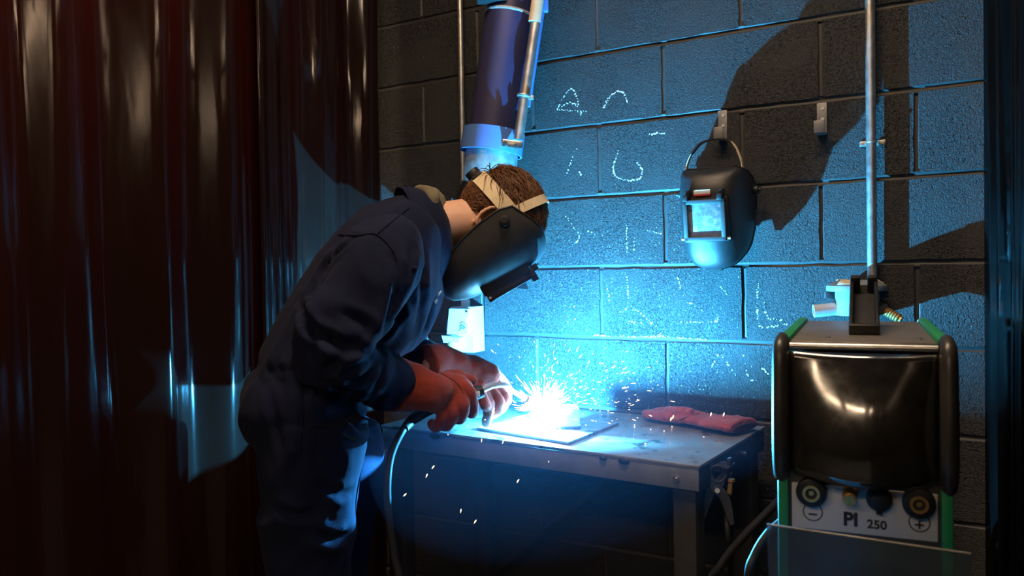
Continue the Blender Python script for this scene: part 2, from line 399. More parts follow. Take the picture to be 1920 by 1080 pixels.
# tooled mortar: concave beads, the long ones under each course and the short upright ones between blocks
def bead_mesh(length, name, half=.0108, dep=.0068):
    vs = []; fs = []; m = 9; k = max(2, int(length/.05)); rnd = random.Random(int(length*1000))
    for i in range(k+1):
        x = -length/2+length*i/k; wob = rnd.uniform(-.0009, .0009)
        for j in range(m):
            t = -1+2*j/(m-1); vs.append((x, .0008+dep*(1-t*t)+rnd.uniform(-.0003, .0003), t*half+wob))
    for i in range(k):
        for j in range(m-1): a_ = i*m+j; fs.append((a_, a_+m, a_+m+1, a_+1))
    me = bpy.data.meshes.new(name); me.from_pydata(vs, [], fs); me.update(); me.materials.append(M['mortar']); me.polygons.foreach_set('use_smooth', [True]*len(me.polygons)); return me
long_b, short_b = bead_mesh(3.4, 'bed_joint'), bead_mesh(.2055, 'upright_joint')
for c in range(0, 14):
    if c:
        o = bpy.data.objects.new('bed_joint', long_b); COL.objects.link(o); o.parent = wall; o.location = (-.15, 0, .225*c)
    off = 0 if c % 2 == 0 else .235
    for k in range(-4, 4):
        x0 = off+.45*k
        if x0 < -1.8 or x0 > 1.3: continue
        o = bpy.data.objects.new('upright_joint', short_b); COL.objects.link(o); o.parent = wall; o.location = (x0, 0, .225*c+.1125); o.rotation_euler = (0, math.pi/2, 0)
# chalk writing on the blocks: broken strokes of powder on the high spots
def chalk(strokes, wdt=.0035, keep=.8, name='chalk_mark'):
    m = MB(); rnd = random.Random(len(strokes)*13+int(strokes[0][0][0]))
    for st in strokes:
        P = [on_y(x, y, -.0012) for x, y in st]
        P = [V(q) for q in smooth_path([tuple(p) for p in P], 10)] if len(P) > 2 else [P[0].lerp(P[1], i/12) for i in range(13)]
        for a, b in zip(P, P[1:]):
            L = (b-a).length; n = max(1, int(L/.004))
            for i in range(n):
                if rnd.random() > keep: continue
                c = a.lerp(b, (i+rnd.random())/n)+V((rnd.gauss(0, .0012), 0, rnd.gauss(0, .0012))); s = wdt*rnd.uniform(.35, .9)
                poly = [(c.x+s*math.cos(t)*rnd.uniform(.6, 1.2), c.y, c.z+s*math.sin(t)*rnd.uniform(.6, 1.2)) for t in [q*math.pi/3 for q in range(6)]]
                m.add((poly+[(c.x, c.y-.0008, c.z)], [(q, (q+1) % 6, 6) for q in range(6)]))
    o = m.build(name, M['chalk'], wall, smooth=False); o['label'] = 'white chalk scribble on a wall block'; o['kind'] = 'stuff'
chalk([[(1044, 206), (1060, 178), (1071, 167), (1080, 178), (1090, 215)], [(1044, 206), (1070, 207), (1099, 209)], [(1052, 200), (1068, 192), (1084, 199)]])
chalk([[(1132, 203), (1142, 183), (1156, 172), (1168, 173), (1177, 193)]])
chalk([[(1160, 283), (1152, 305), (1150, 322), (1160, 334), (1180, 338), (1200, 334), (1204, 318), (1194, 304)]])
chalk([[(1080, 278), (1063, 325)], [(1085, 320), (1090, 330)]], keep=.6)
chalk([[(1218, 252), (1253, 249)]], wdt=.004)
chalk([[(1060, 405), (1085, 440), (1080, 455)], [(1100, 430), (1118, 442)], [(1174, 420), (1176, 480)], [(1190, 425), (1188, 480)], [(1205, 430), (1240, 438)]], keep=.55)
chalk([[(1175, 515), (1177, 575), (1155, 585)], [(1180, 570), (1230, 612)], [(1170, 602), (1205, 606)], [(1140, 545), (1142, 565)]], keep=.6)
chalk([[(1275, 603), (1340, 603), (1345, 590)], [(1270, 520), (1285, 560), (1320, 585)], [(1350, 535), (1365, 555)]], keep=.5)
chalk([[(1421, 530), (1422, 606), (1450, 612), (1478, 608)], [(1430, 560), (1440, 595), (1470, 600)]], keep=.7)
chalk([[(1335, 690), (1350, 665), (1380, 705)], [(1395, 665), (1400, 700), (1412, 715)], [(1430, 690), (1440, 700)]], keep=.5)
chalk([[(1110, 629), (1180, 631), (1250, 632), (1330, 638)]], wdt=.004, keep=.6)

# ------------------------------------------------------------------ curtains
def curtain(name, label, path, zb, zt, matn, seed, amp=.022, wave=.16, rows=26, group=None):
    """hanging PVC sheet: plan path with folds that loosen and wander towards the floor"""
    rnd = random.Random(seed); P = [V((x, y, 0)) for x, y in path]
    L = sum((b-a).length for a, b in zip(P, P[1:])); n = int(L/.008)
    pts = []; acc = 0; seg = 0
    for i in range(n+1):
        s = L*i/n
        while seg < len(P)-2 and s > acc+(P[seg+1]-P[seg]).length: acc += (P[seg+1]-P[seg]).length; seg += 1
        d = (P[seg+1]-P[seg]); pts.append((P[seg]+d.normalized()*(s-acc), d.normalized(), s))
    fr = [(rnd.uniform(.75, 1.3)*2*math.pi/wave, rnd.uniform(0, 6.28), rnd.uniform(-.5, .5)) for _ in range(3)]
    fr += [(rnd.uniform(2.2, 3.2)*2*math.pi/wave, rnd.uniform(0, 6.28), rnd.uniform(-.9, .9)) for _ in range(2)]
    wt = [1, .7, .5, .22, .16]
    grid = []
    for k in range(rows):
        z = zb+(zt-zb)*k/(rows-1); row = []; g = (z-zb)/(zt-zb)
        for p, d, s in pts:
            nn = V((d.y, -d.x, 0)); o = 0
            for (f, ph, dr), wq in zip(fr, wt):
                o += wq*math.sin(f*s+ph+dr*2.2*(1-g)+.5*noise.noise(V((s*3, z*1.1, seed))))
            a = amp*(.55+.55*g)*(1+.5*noise.noise(V((s*2.3, z*.7, seed+5))))
            row.append(p+nn*o*a/1.4+V((0, 0, z)))
        grid.append(row)
    o = part(name, M[matn], None, sheet(grid, .002), auto=0)
    return setup(o, label, 'curtain', group)
curtain('welding_curtain', 'dark red PVC welding curtain hanging between the block wall and its darker-edged neighbour', [(-1.045, -.10), (-1.04, -.66)], .04, 2.475, 'pvc', 3, amp=.026, wave=.20)
curtain('welding_curtain', 'wide dark red PVC welding curtain glowing red where outside light comes through', [(-1.062, -.60), (-1.075, -2.2)], .04, 2.475, 'pvc', 9, amp=.028, wave=.27)
curtain('welding_curtain', 'nearly black glossy PVC welding curtain beside the welding machine', [(.842, -.07), (.862, -.7), (.885, -1.2), (.90, -1.75)], .04, 2.475, 'pvc_dark', 21, amp=.011, wave=.19)
def rail(label, p0, p1):
    t = thing('curtain_rail', label, 'rail', V(p0))
    part('tube', M['zinc'], t, cyl(p0, p1, .016, 16))
    n = 5
    for i in range(n):
        c = V(p0).lerp(V(p1), (i+.5)/n); part('hanger', M['bolt'], t, cyl(c, V((c.x, c.y, 3.2)), .005, 8)) if i % 2 == 0 else part('hook_ring', M['bolt'], t, torus(c+V((0,0,-.012)), (V(p1)-V(p0)), .024, .003, 16, 6))
rail('galvanised curtain rail carrying the red curtains', (-1.05, -.03, 2.52), (-1.065, -2.25, 2.52))
rail('galvanised curtain rail carrying the black curtain', (.85, -.03, 2.52), (.895, -1.8, 2.52))
# ceiling lamps outside the booth (their light is set at the top)
for i, (loc, sz, rz, pw) in enumerate(LAMPS):
    lab = ['batten lamp with white tray above the welding bench', 'short batten lamp with white tray outside the red curtains', 'batten lamp with white tray behind the black curtain', 'batten lamp outside the booth on the side of the red curtains', 'batten lamp outside the booth straight across from the bench', 'batten lamp outside the booth on the side of the black curtain'][i]
    t = thing('ceiling_lamp', lab, 'lamp', V(loc), rz, 'ceiling batten lamps')
    part('tray', M['white'], t, box((0, 0, .045), (sz[0]+.06, sz[1]+.05, .06), .01), local=True)
    for sx in (-1, 1):
        part('end_cap', M['white'], t, box((sx*(sz[0]/2+.035), 0, .03), (.02, sz[1]+.05, .07), .006), local=True)
        part('suspension_rod', M['zinc'], t, cyl((sx*.4, 0, .07), (sx*.4, 0, 3.2-loc[2]), .005, 8), local=True)
# ------------------------------------------------------------------ bench
TZ = .905
TR = math.radians(-3.2)
bench = thing('welding_bench', 'steel-topped welding bench with angle-iron apron against the block wall', 'workbench', (-.672, -.548, 0), TR)
TL, TD = .962, .50
def bp_(x, y, z): return MW[bench.name] @ V((x, y, z))
part('top_plate', M['steel'], bench, box((TL/2, TD/2, TZ-.004), (TL, TD, .008), .0015), local=True, label='scratched bare steel top plate')
ap = part('front_apron', M['apron'], bench, box((TL/2, .006, TZ-.034), (TL-.006, .008, .052), .0015), local=True)
for x in (.03, TL-.055):
    part('bolt', M['bolt'], ap, cyl((x, .002, TZ-.036), (x, -.006, TZ-.036), .0075, 6), cyl((x, -.006, TZ-.036), (x, -.009, TZ-.036), .004, 10), local=True)
for x, r in ((.72, .010), (.775, .015), (.20, .018)):
    part('weld_spatter', M['steel_dark'], ap, ellipsoid((x, .001, TZ-.012), V((1,0,0)), V((0,1,0)), V((0,0,1)), r, .006, r*.55), local=True)
part('side_apron', M['steel_dark'], bench, box((TL-.006, TD/2, TZ-.036), (.008, TD-.01, .055), .0015), local=True)
part('side_apron', M['steel_dark'], bench, box((.006, TD/2, TZ-.036), (.008, TD-.01, .055), .0015), local=True)
part('back_apron', M['steel_dark'], bench, box((TL/2, TD-.006, TZ-.036), (TL-.02, .008, .055), .0015), local=True)
for x, y in ((.036, .04), (TL-.042, .04), (.036, TD-.045), (TL-.042, TD-.045)):
    lg = part('leg', M['steel_dark'], bench, box((x, y, (TZ-.062)/2+.004), (.056, .056, TZ-.07), .004), local=True)
    part('foot_plate', M['steel_dark'], lg, box((x, y, .004), (.09, .09, .008), .001), local=True)
for y in (.04, TD-.045): part('stretcher', M['steel_dark'], bench, box((TL/2, y, .30), (TL-.13, .035, .035), .003), local=True)
for x in (.036, TL-.042): part('stretcher', M['steel_dark'], bench, box((x, TD/2, .30), (.035, TD-.13, .035), .003), local=True)
a, b = V((.06, TD-.02, .33)), V((TL-.36, TD-.02, .80))
part('brace', M['steel_dark'], bench, tube([a, b], .012, 8), local=True)
for y, z in ((.10, .875), (.30, .87)):
    part('bolt', M['bolt'], bench, cyl((TL-.002, y, z), (TL+.010, y, z), .0065, 6), local=True)
part('clamp_tab', M['steel_dark'], bench, box((TL+.016, .115, TZ-.022), (.04, .05, .006), .001), box((TL+.03, .115, TZ-.012), (.008, .02, .018), .001), local=True)

# work piece: square tube tacked onto a flat plate
wp = thing('weld_workpiece', 'square steel tube being welded upright onto a flat steel plate on the bench', 'workpiece', (-.19, -.40, TZ))
q = [on_z(1160, 797, TZ), on_z(1066, 834, TZ), on_z(895, 806, TZ), on_z(1010, 776, TZ)]
part('base_plate', M['steel'], wp, prism([(p.x, p.y) for p in q], V((1,0,0)), V((0,1,0)), (0, 0, TZ+.001), .006, V((0,0,1))), smooth=False)
tm = Matrix.Translation((-.158, -.370, TZ+.007)) @ Matrix.Rotation(math.radians(30), 4, 'Z')
def sq(s, z): return [tm @ V((s*x, s*y, z)) for x, y in ((-1,-1),(1,-1),(1,1),(-1,1))]
part('square_tube', M['steel'], wp, loft([sq(.032, 0), sq(.034, .053), sq(.030, .053), sq(.028, 0)], closed=True), smooth=False)
part('weld_bead', M['steel_dark'], wp, *[ellipsoid(tm @ V((-.030+.006*i, -.033, .003)), V((1,0,0)), V((0,1,0)), V((0,0,1)), .005, .005, .004, 8, 6) for i in range(11)])

# earth clamp gripping the tab on the bench side
cz = 1.86
ec = thing('earth_clamp', 'dark steel earth clamp hanging from the bench side with its jaws shut', 'clamp', at(1340, 900, cz))
def arm(pts, th=.004):
    P = [at(x, y, cz) for x, y, *_ in pts]; ws = [p[2] for p in pts]; L_, R_ = [], []
    for i, p in enumerate(P):
        t = (P[min(i+1, len(P)-1)]-P[max(i-1, 0)]).normalized(); s = t.cross(CW).normalized()
        L_.append(p+s*ws[i]); R_.append(p-s*ws[i])
    return sheet([L_, R_], th)
def clamp_arm(pts, off):
    v, f = arm([tuple(q) for q in pts], .005); return [p+CW*off for p in v], f
part('jaw_arm', M['clamp'], ec, clamp_arm([(1332, 868, .006), (1328, 890, .007), (1340, 912, .012), (1358, 930, .012), (1366, 955, .009), (1373, 984, .005)], 0), label='dark steel jaw arm')
part('jaw_arm', M['clamp'], ec, clamp_arm([(1358, 868, .006), (1360, 890, .007), (1350, 908, .012), (1333, 925, .011), (1326, 948, .008), (1319, 975, .005)], .008), label='dark steel jaw arm')
part('pivot_bolt', M['bolt'], ec, cyl(at(1345, 920, cz-.008), at(1345, 920, cz+.02), .006, 8))
part('spring', M['steel_dark'], ec, *[torus(at(1345, 916, cz+.002+.003*i), CW, .011, .0015, 18, 6) for i in range(3)])
part('jaw_ring', M['clamp'], ec, torus(at(1345, 888, cz), CW, .019, .0018, 26, 6))
part('cable_lug', M['brass'], ec, cyl(at(1370, 905, cz+.004), at(1368, 925, cz+.004), .006, 8), cyl(at(1371, 898, cz+.004), at(1371, 903, cz+.004), .009, 6))
part('cable', M['rubber'], ec, tube([at(1368, 925, cz+.004), at(1362, 960, cz+.02), at(1368, 1040, cz+.03), on_z(1376, 1150, .4), V((.42, -.62, .012)), V((.50, -.80, .012))], .007, 10, 6))
def cable(label, pts, r):
    o = part('power_cable', M['rubber'], None, tube(pts, r, 10, 7)); return setup(o, label, 'cable')
cable('thick dark cable sloping down beside the bench to the floor', [V((.605, -.775, .97)), V((.585, -.70, .96)), at(1490, 908, 1.72), at(1452, 948, 1.76), at(1400, 1000, 1.78), at(1350, 1062, 1.80), at(1310, 1150, 1.80), V((.16, -.88, .015)), V((-.25, -.98, .012))], .009)
cable('thin grey cable drooping from behind the welding machine', [V((.60, -.85, .93)), V((.545, -.87, .935)), at(1470, 972, 1.45), at(1440, 1000, 1.45), at(1415, 1040, 1.45), at(1402, 1090, 1.45), at(1400, 1250, 1.5), V((.46, -1.12, .012)), V((.2, -1.4, .010))], .0075)

# red gauntlet lying at the back of the bench
def gz(px, py, h): return on_z(px, py, TZ+h)
cuff, palm, tip = gz(1388, 800, .018), gz(1290, 785, .018), gz(1196, 773, .012)
ax = (cuff-tip).normalized(); ay = V((-ax.y, ax.x, 0))
sh = [chain([(cuff+ax*.012, .017, .062), (cuff-ax*.03, .019, .064), (cuff-ax*.09, .017, .052), (palm+ax*.03, .017, .045), (palm-ax*.03, .019, .050), (palm-ax*.06, .013, .046)], ay, 24, 4)]
for j, (o_, ln, dz) in enumerate(((-.037, .075, 0), (-.013, .095, .002), (.012, .09, .003), (.036, .07, .001))):
    s0 = palm-ax*.045+ay*o_; sh.append(chain([(s0, .014, .014), (s0-ax*ln*.5+V((0,0,dz)), .014, .0135), (s0-ax*ln+V((0,0,-.003)), .011, .011), (s0-ax*(ln+.008)+V((0,0,-.004)), .006, .006)], ay, 12, 3))
s0 = palm+ax*.03-ay*.02+V((0,0,.016)); sh.append(chain([(s0, .013, .017), (s0-ax*.04-ay*.008+V((0,0,.005)), .013, .015), (s0-ax*.085-ay*.004, .010, .012), (s0-ax*.095-ay*.004, .005, .006)], ay, 12, 3))
v, f, nn = voxel(sh, .0032, 5)
v = [p+n*(.0028*noise.noise(p*38)+.0016*noise.noise(p*90)) for p, n in zip(v, nn)]
mz = min(p.z for p in v); v = [p+V((0, 0, TZ+.001-mz)) for p in v]
gl = thing('leather_gauntlet', 'red suede welding gauntlet lying flat at the back of the bench', 'glove', V((palm.x, palm.y, TZ)))
part('glove', M['leather'], gl, (v, f), auto=0)
top = lambda p, h=.02: V((p.x, p.y, TZ+h))
part('seam', M['seam'], gl, tube([top(palm+ax*.01-ay*.052, .022), top(palm+ax*.03-ay*.035, .034), top(palm+ax*.045-ay*.01, .0385)], .0016, 6, 4))
part('cuff_dark_plug', M['seam'], gl, chain([(cuff+ax*.0125, .010, .054), (cuff+ax*.0175, .009, .052)], ay, 20, 2))  # solid dark end stands in for the shade inside the cuff
# ------------------------------------------------------------------ welding helmet shell, shared by the worn and the hanging one
def lerp_tab(tab, x):
    if x <= tab[0][0]: return tab[0][1]
    for (a, p), (b, q) in zip(tab, tab[1:]):
        if x <= b:
            t = (x-a)/(b-a); return p+(q-p)*t
    return tab[-1][1]
FRONT = [(-.182, .104), (-.170, .120), (-.138, .134), (-.08, .143), (0, .146), (.034, .146), (.06, .139), (.083, .124), (.095, .106), (.101, .084)]
REAR = [(-.182, .098), (-.170, .072), (-.135, .033), (-.08, .010), (-.026, -.002), (.03, -.008), (.062, .000), (.083, .040), (.095, .072), (.101, .080)]
SIDE = [(-.182, .020), (-.170, .056), (-.150, .077), (-.12, .090), (-.08, .097), (0, .101), (.05, .099), (.083, .092), (.095, .082), (.101, .066)]
def helmet(root, T, label_shell=None, sticker=False, band='worn', lens_mat='dark_lens'):
    """T maps (side, forward, up) to the world"""
    us = [-.182, -.178, -.170, -.158, -.14, -.12, -.10, -.08, -.05, -.026, 0, .02, .034, .05, .062, .074, .083, .09, .095, .099, .101]
    grid = []
    for u_ in us:
        ff, fr, ws = lerp_tab(FRONT, u_), lerp_tab(REAR, u_), lerp_tab(SIDE, u_); row = []
        for j in range(41):
            t = -1+2*j/40; th = t*math.pi/2
            s = ws*math.copysign(abs(math.sin(th))**.82, th); f_ = fr+(ff-fr)*max(math.cos(th), 0)**.62
            row.append(T @ V((s, f_, u_)))
        grid.append(row)
    shp = sheet(grid, .003)
    sh = part('shell', M['shell'], root, shp, auto=70, label=label_shell)
    rim = [[g[0] for g in grid], [g[-1] for g in grid]]
    part('rim', M['black_plastic'], sh, tube(rim[0]+[p for p in grid[-1][1:-1]]+rim[1][::-1], .0028, 8))
    def bx(x0, x1, y0, y1, z0, z1, bev=.002): return xf(box(((x0+x1)/2, (y0+y1)/2, (z0+z1)/2), (x1-x0, y1-y0, z1-z0), bev), T)
    lh = part('lens_holder', M['black_plastic'], root, bx(-.062, .062, .100, .152, -.098, .026, .004), label='black lens holder')
    fr_ = []
    for a in ((-.058, .058, .150, .168, .008, .020), (-.058, .058, .150, .168, -.094, -.082), (-.058, -.046, .150, .168, -.094, .020), (.046, .058, .150, .168, -.094, .020)): fr_.append(bx(*a))
    part('lens_frame', M['black_plastic'] if band == 'worn' else M['panel_dark'], lh, *fr_)
    part('lens', M[lens_mat], lh, bx(-.047, .047, .152, .157, -.083, .009, .0005), label='glass lens')
    for sx in (-1, 1):
        part('clip', M['black_plastic'], lh, bx(sx*.047-.007, sx*.047+.007, .146, .178, .018, .034), bx(sx*.047-.006, sx*.047+.006, .140, .156, .028, .046))
        part('spring_pin', M['zinc'], lh, xf(cyl((sx*.055, .158, -.088), (sx*.068, .158, -.088), .0035, 8), T))
    if sticker:
        part('sticker', M['white'], sh, xf(box((.006, .1525, .040), (.046, .003, .012), .0005), T), label='white sticker')
        part('sticker_band', M['red_print'], sh, xf(box((.006, .1528, .0315), (.046, .003, .005), .0005), T), label='red strip of the sticker')
    for sx in (-1, 1):
        c = V((sx*.100, .022, .030))
        part('pivot_knob', M['black_plastic'], root, xf(cyl(c, c+V((sx*.016, 0, 0)), .013, 14, bev=.003), T), xf(cyl(c+V((sx*.016,0,0)), c+V((sx*.022, 0, 0)), .007, 10), T))
    def ribbon(pts, wdt, wdir, th=.0025):
        P = [V(p[:3]) for p in smooth_path(pts, 6)]
        return xf(sheet([[p+V(wdir)*wdt*k for p in P] for k in (-.5, -.17, .17, .5)], th), T)
    if band == 'worn':
        # band round the brow and the back of the head, crown strap over the top
        pts = []
        for i in range(25):
            th = 2*math.pi*i/24; pts.append((.090*math.cos(th), .000+.111*math.sin(th), .052+.020*math.sin(th)))
        part('headband', M['cream'], root, ribbon(pts, .036, (0, -.15, 1), .004), label='cream headband')
        part('crown_strap', M['cream'], root, ribbon([(.09, .012, .05), (.080, .016, .10), (.045, .018, .138), (0, .018, .150), (-.045, .018, .138), (-.080, .016, .10), (-.09, .012, .05)], .022, (0, 1, 0)), label='cream crown strap')
        part('ratchet_knob', M['black_plastic'], root, xf(cyl((0, -.106, .028), (0, -.132, .024), .018, 16, bev=.003), T), xf(box((0, -.108, .03), (.07, .012, .03), .003), T))
    else:
        [part('headband', M['cream'], root, ribbon([(k*.080, .055, .06), (k*.078, .050, .11), (k*.062, .040, .150), (k*.046, .030, .168)], .016, (0, 1, 0)), label='cream headband') for k in (-1, 1)]
        part('sweatband', M['black_plastic'], root, ribbon([(.066, .041, .146), (.046, .030, .171), (.02, .022, .180), (0, .020, .1815), (-.02, .022, .180), (-.046, .030, .171), (-.066, .041, .146)], .026, (0, 1, 0), .005), label='black padded sweatband')
MASKO = V((.180, -.034, 1.533))
Tm = Matrix.Translation(MASKO) @ Matrix.Rotation(math.radians(8), 4, 'X') @ basis(V((-1,0,0)), V((0,-1,0)), V((0,0,1)), V((0,0,0)))
mk = thing('welding_mask', 'black hand-flip welding mask with pale lens hanging by its headband on a wall hook', 'mask', MASKO)
helmet(mk, Tm, sticker=True, band='hang', lens_mat='lens')
def wall_hook(px, py, label, drop=.085):
    c = on_y(px, py, -.003); t = thing('wall_hook', label, 'hook', c, group='steel wall hooks')
    x, z = c.x, c.z; st = M['apron']
    part('back_plate', st, t, box((x, -.0035, z-drop/2), (.026, .004, drop), .001))
    part('hook_arm', st, t, box((x, -.026, z-drop-.001), (.026, .049, .004), .001), box((x, -.050, z-drop+.014), (.027, .004, .034), .001))
    for dz in (.016, .045): part('screw', M['bolt'], t, cyl((x+.002, -.005, z-dz), (x+.002, -.0075, z-dz), .0045, 12))
wall_hook(1355, 207, 'steel wall hook holding the welding mask by its headband')
wall_hook(1541, 193, 'empty steel wall hook between the mask and the conduit')

# ------------------------------------------------------------------ conduits, junction box, socket
def saddle(root, x, z, y=-.028, w=.034):
    s = part('saddle_clip', M['zinc'], root, *[box((x+k*.021, -.004, z), (.022, .004, .014), .0015) for k in (-1, 1)], torus((x, y, z), V((0,0,1)), .0125, .0022, 20, 6))
    for k in (-1, 1): part('screw', M['bolt'], s, cyl((x+k*.025, -.006, z), (x+k*.025, -.009, z), .004, 10))
cx = on_y(1634, 260, -.028).x
cd1 = thing('conduit_pipe', 'galvanised conduit pipe running down the wall to the round junction box', 'pipe', (cx, -.028, 1.30))
part('tube', M['zinc'], cd1, cyl((cx, -.028, 1.272), (cx-.004, -.028, 3.15), .0125, 20))
saddle(cd1, cx, on_y(1638, 267, -.02).z); saddle(cd1, cx-.002, 2.45)
jx, jz = on_y(1606, 535, -.075).x, on_y(1606, 537, -.075).z
jb = thing('junction_box', 'round flanged junction box on the wall under the conduit', 'junction box', (jx, -.075, jz-.08))
JC = lambda dz: V((jx, -.078, jz+dz))
part('body', M['jbox'], jb, cyl(JC(-.075), JC(-.010), .056, 32), box((jx, -.028, jz-.045), (.09, .054, .07), .004))
ld = part('lid', M['jbox'], jb, cyl(JC(-.012), JC(.004), .074, 40, bev=.003), cyl(JC(.004), JC(.016), .070, 40, .050))
for a in (35, 145, 250): part('lid_label', M['cream'], ld, xf(box((0, 0, 0), (.034, .022, .003), .0006), Matrix.Translation(JC(.0125)+V((.056*math.cos(math.radians(a)), .056*math.sin(math.radians(a)), 0))) @ Matrix.Rotation(math.radians(a+90), 4, 'Z') @ Matrix.Rotation(math.radians(30), 4, 'X')))
for a in (-60, 200, 100, 20): part('lug', M['panel_dark'], jb, xf(box((0, 0, 0), (.03, .018, .018), .003), Matrix.Translation(JC(-.022)+V((.064*math.cos(math.radians(a)), .064*math.sin(math.radians(a)), 0))) @ Matrix.Rotation(math.radians(a), 4, 'Z')))
p0 = JC(-.058)+V((-.045, -.02, 0)); part('side_tube', M['panel'], jb, pipe(p0, p0+V((-.055, -.02, -.006)), .017, .013))
g0 = JC(-.052)+V((.05, 0, 0)); gd = V((.052, -.012, -.030))
part('cable_gland', M['panel_dark'], jb, cyl(g0-gd*.1, g0+gd*.35, .016, 6))
part('gland_nut', M['brass'], jb, *[torus(g0+gd*(.4+.11*i), gd, .0085, .004, 16, 8) for i in range(6)], cyl(g0+gd*.3, g0+gd*1.1, .009, 12), label='brass threaded gland')
sx = on_y(871, 400, -.028).x
cd2 = thing('conduit_pipe', 'thin galvanised conduit pipe running down the wall behind the extraction duct', 'pipe', (sx, -.028, 1.235))
part('tube', M['zinc'], cd2, cyl((sx-.004, -.028, 1.222), (sx, -.028, 3.15), .0098, 18)); saddle(cd2, sx, 2.5)
so = thing('wall_socket', 'white industrial wall socket with a sloping outlet and yellow plug cap', 'socket', (sx, -.05, 1.08))
x0, z0 = sx+.006, 1.222
def slab(pts, y0, y1): return prism([(p[0], p[1]) for p in pts], V((1,0,0)), V((0,0,1)), (x0, y0, z0), y1-y0, V((0,1,0)))
part('housing', M['white'], so, slab([(-.040, 0), (.048, 0), (.050, -.155), (-.008, -.155), (-.040, -.115), (-.048, -.10)], -.075, -.003), smooth=False)
part('cover', M['white'], so, slab([(-.038, -.006), (.042, -.006), (.036, -.09), (-.050, -.094)], -.086, -.075), smooth=False)
part('outlet_lip', M['white'], so, slab([(-.064, -.098), (.010, -.104), (.006, -.122), (-.056, -.122)], -.098, -.03), smooth=False)
part('outlet_cap', M['yellow'], so, cyl((x0-.024, -.07, z0-.122), (x0-.014, -.075, z0-.152), .032, 24, .028, bev=.004), label='yellow plug cap')
part('hinge', M['panel'], so, cyl((x0-.052, -.07, z0-.082), (x0-.046, -.07, z0-.045), .010, 12))
part('screw', M['bolt'], so, cyl((x0+.034, -.0865, z0-.014), (x0+.034, -.0885, z0-.014), .0045, 12))
part('spigot', M['white'], so, cyl((sx-.003, -.028, z0-.002), (sx-.003, -.028, z0+.022), .016, 18))
sc = [(1.0, .3), (.4, 1.0), (-.5, .9), (-.8, .3), (.2, -.1), (.9, -.5), (.4, -1.1), (-.7, -.9), (-1.0, -.3), (0, .2), (.4, -.6), (-.3, -.5), (-.8, -1.2), (-1.5, -1.8)]
part('logo', M['ink'], so, tube([V((x0+.016+.011*a, -.0868, z0-.062+.011*b)) for a, b in sc], .0014, 6, 4), label='dark looped emblem')

# ------------------------------------------------------------------ fume extraction arm
dz_ = 2.48
ea = thing('extraction_arm', 'blue-grey fume extraction duct with clear sleeve and black hood above the bench', 'extractor', at(922, 370, dz_))
d0, d1 = at(925, 246, dz_), at(969, -75, dz_)
dn = (d1-d0).normalized()
top_ = d0+dn*((3.15-d0.z)/dn.z)
part('duct', M['duct'], ea, pipe(d0, d0+dn*.357, .0755, .0715, 40), label='blue-grey painted duct')
part('duct_sleeve', M['duct'], ea, pipe(d0+dn*.352, top_, .0715, .0675, 40))
part('duct_band', M['copper'], ea, torus(d0+dn*.36, dn, .0725, .006, 40, 8))
part('black_bracket', M['print'], ea, xf(box((0,0,0), (.09, .05, .030), .005), basis(CR, CW, CU, at(922, -5, dz_-.06))))
r0 = at(921, 286, dz_); part('hood_ring', M['duct_ring'], ea, pipe(r0-dn*.004, r0+dn*.066, .096, .092, 44), label='bright blue hood collar')
part('ring_plate', M['duct_ring'], ea, pipe(r0+dn*.060, r0+dn*.064, .094, .0715, 44))
c0 = at(917, 350, dz_); part('clear_sleeve', M['clear'], ea, pipe(c0, r0+dn*.02, .082, .0795, 44), label='clear plastic sleeve')
part('sleeve_rim', M['clear'], ea, torus(c0+dn*.004, dn, .0825, .003, 44, 8))
h0 = at(914, 352, dz_); hd = (at(874, 512, dz_+.015)-h0)
n_ = hd.normalized(); _, ha, hb = frame(n_, CW)
hs = [(0, .080), (.2, .088), (.4, .100), (.75, .155), (1.0, .200)]  # unseen lower flare widened to keep arc light off wall and curtain
part('hood', M['black_plastic'], ea, loft([ring(h0+hd*t, ha, hb, r, r, 40) for t, r in hs]+[ring(h0+hd*t, ha, hb, r-.004, r-.004, 40) for t, r in hs[::-1]], closed=True), label='black hood with hidden flare widened to block arc light')
for k in range(3): part('hood_bar', M['zinc'], ea, tube([h0+hd*.1+ha*.06*(k-1)+hb*.085, h0+hd*.75+ha*.09*(k-1)+hb*.122], .0025, 6))
for sd in (-1, 1): part('wire_clip', M['zinc'], ea, tube([c0+CR*.078*sd-CW*.01, c0+CR*.088*sd-CU*.03-CW*.01, c0+CR*.080*sd-CU*.06-CW*.01], .002, 6, 4))
s0, s1 = at(972, 262, dz_-.085), at(1014, -25, dz_-.085)
part('support_tube', M['zinc'], ea, cyl(s0, s1, .0150, 20), label='galvanised support tube')
part('support_sleeve', M['cream'], ea, cyl(at(1002, 42, dz_-.085), s1+(s1-s0).normalized()*.9, .0185, 20), label='tan painted support tube')
part('tube_clamp', M['zinc'], ea, torus(at(983, 180, dz_-.085), (s1-s0), .018, .005, 20, 8), xf(box((0,0,0), (.022, .012, .012), .002), basis(CR, CW, CU, at(994, 183, dz_-.09))))
part('hinge_bracket', M['bolt'], ea, xf(box((0,0,0), (.062, .006, .022), .002), basis((CR-CU*.12).normalized(), CW, (CU+CR*.12).normalized(), at(961, 270, dz_-.093))))
for px, py in ((947, 269), (967, 274)): part('bolt', M['bolt'], ea, cyl(at(px, py, dz_-.097), at(px, py, dz_-.106), .008, 6), cyl(at(px, py, dz_-.106), at(px, py, dz_-.110), .005, 10))
part('rivet', M['panel_dark'], ea, cyl(at(900, 262, dz_-.086), at(900, 262, dz_-.0885), .003, 10))
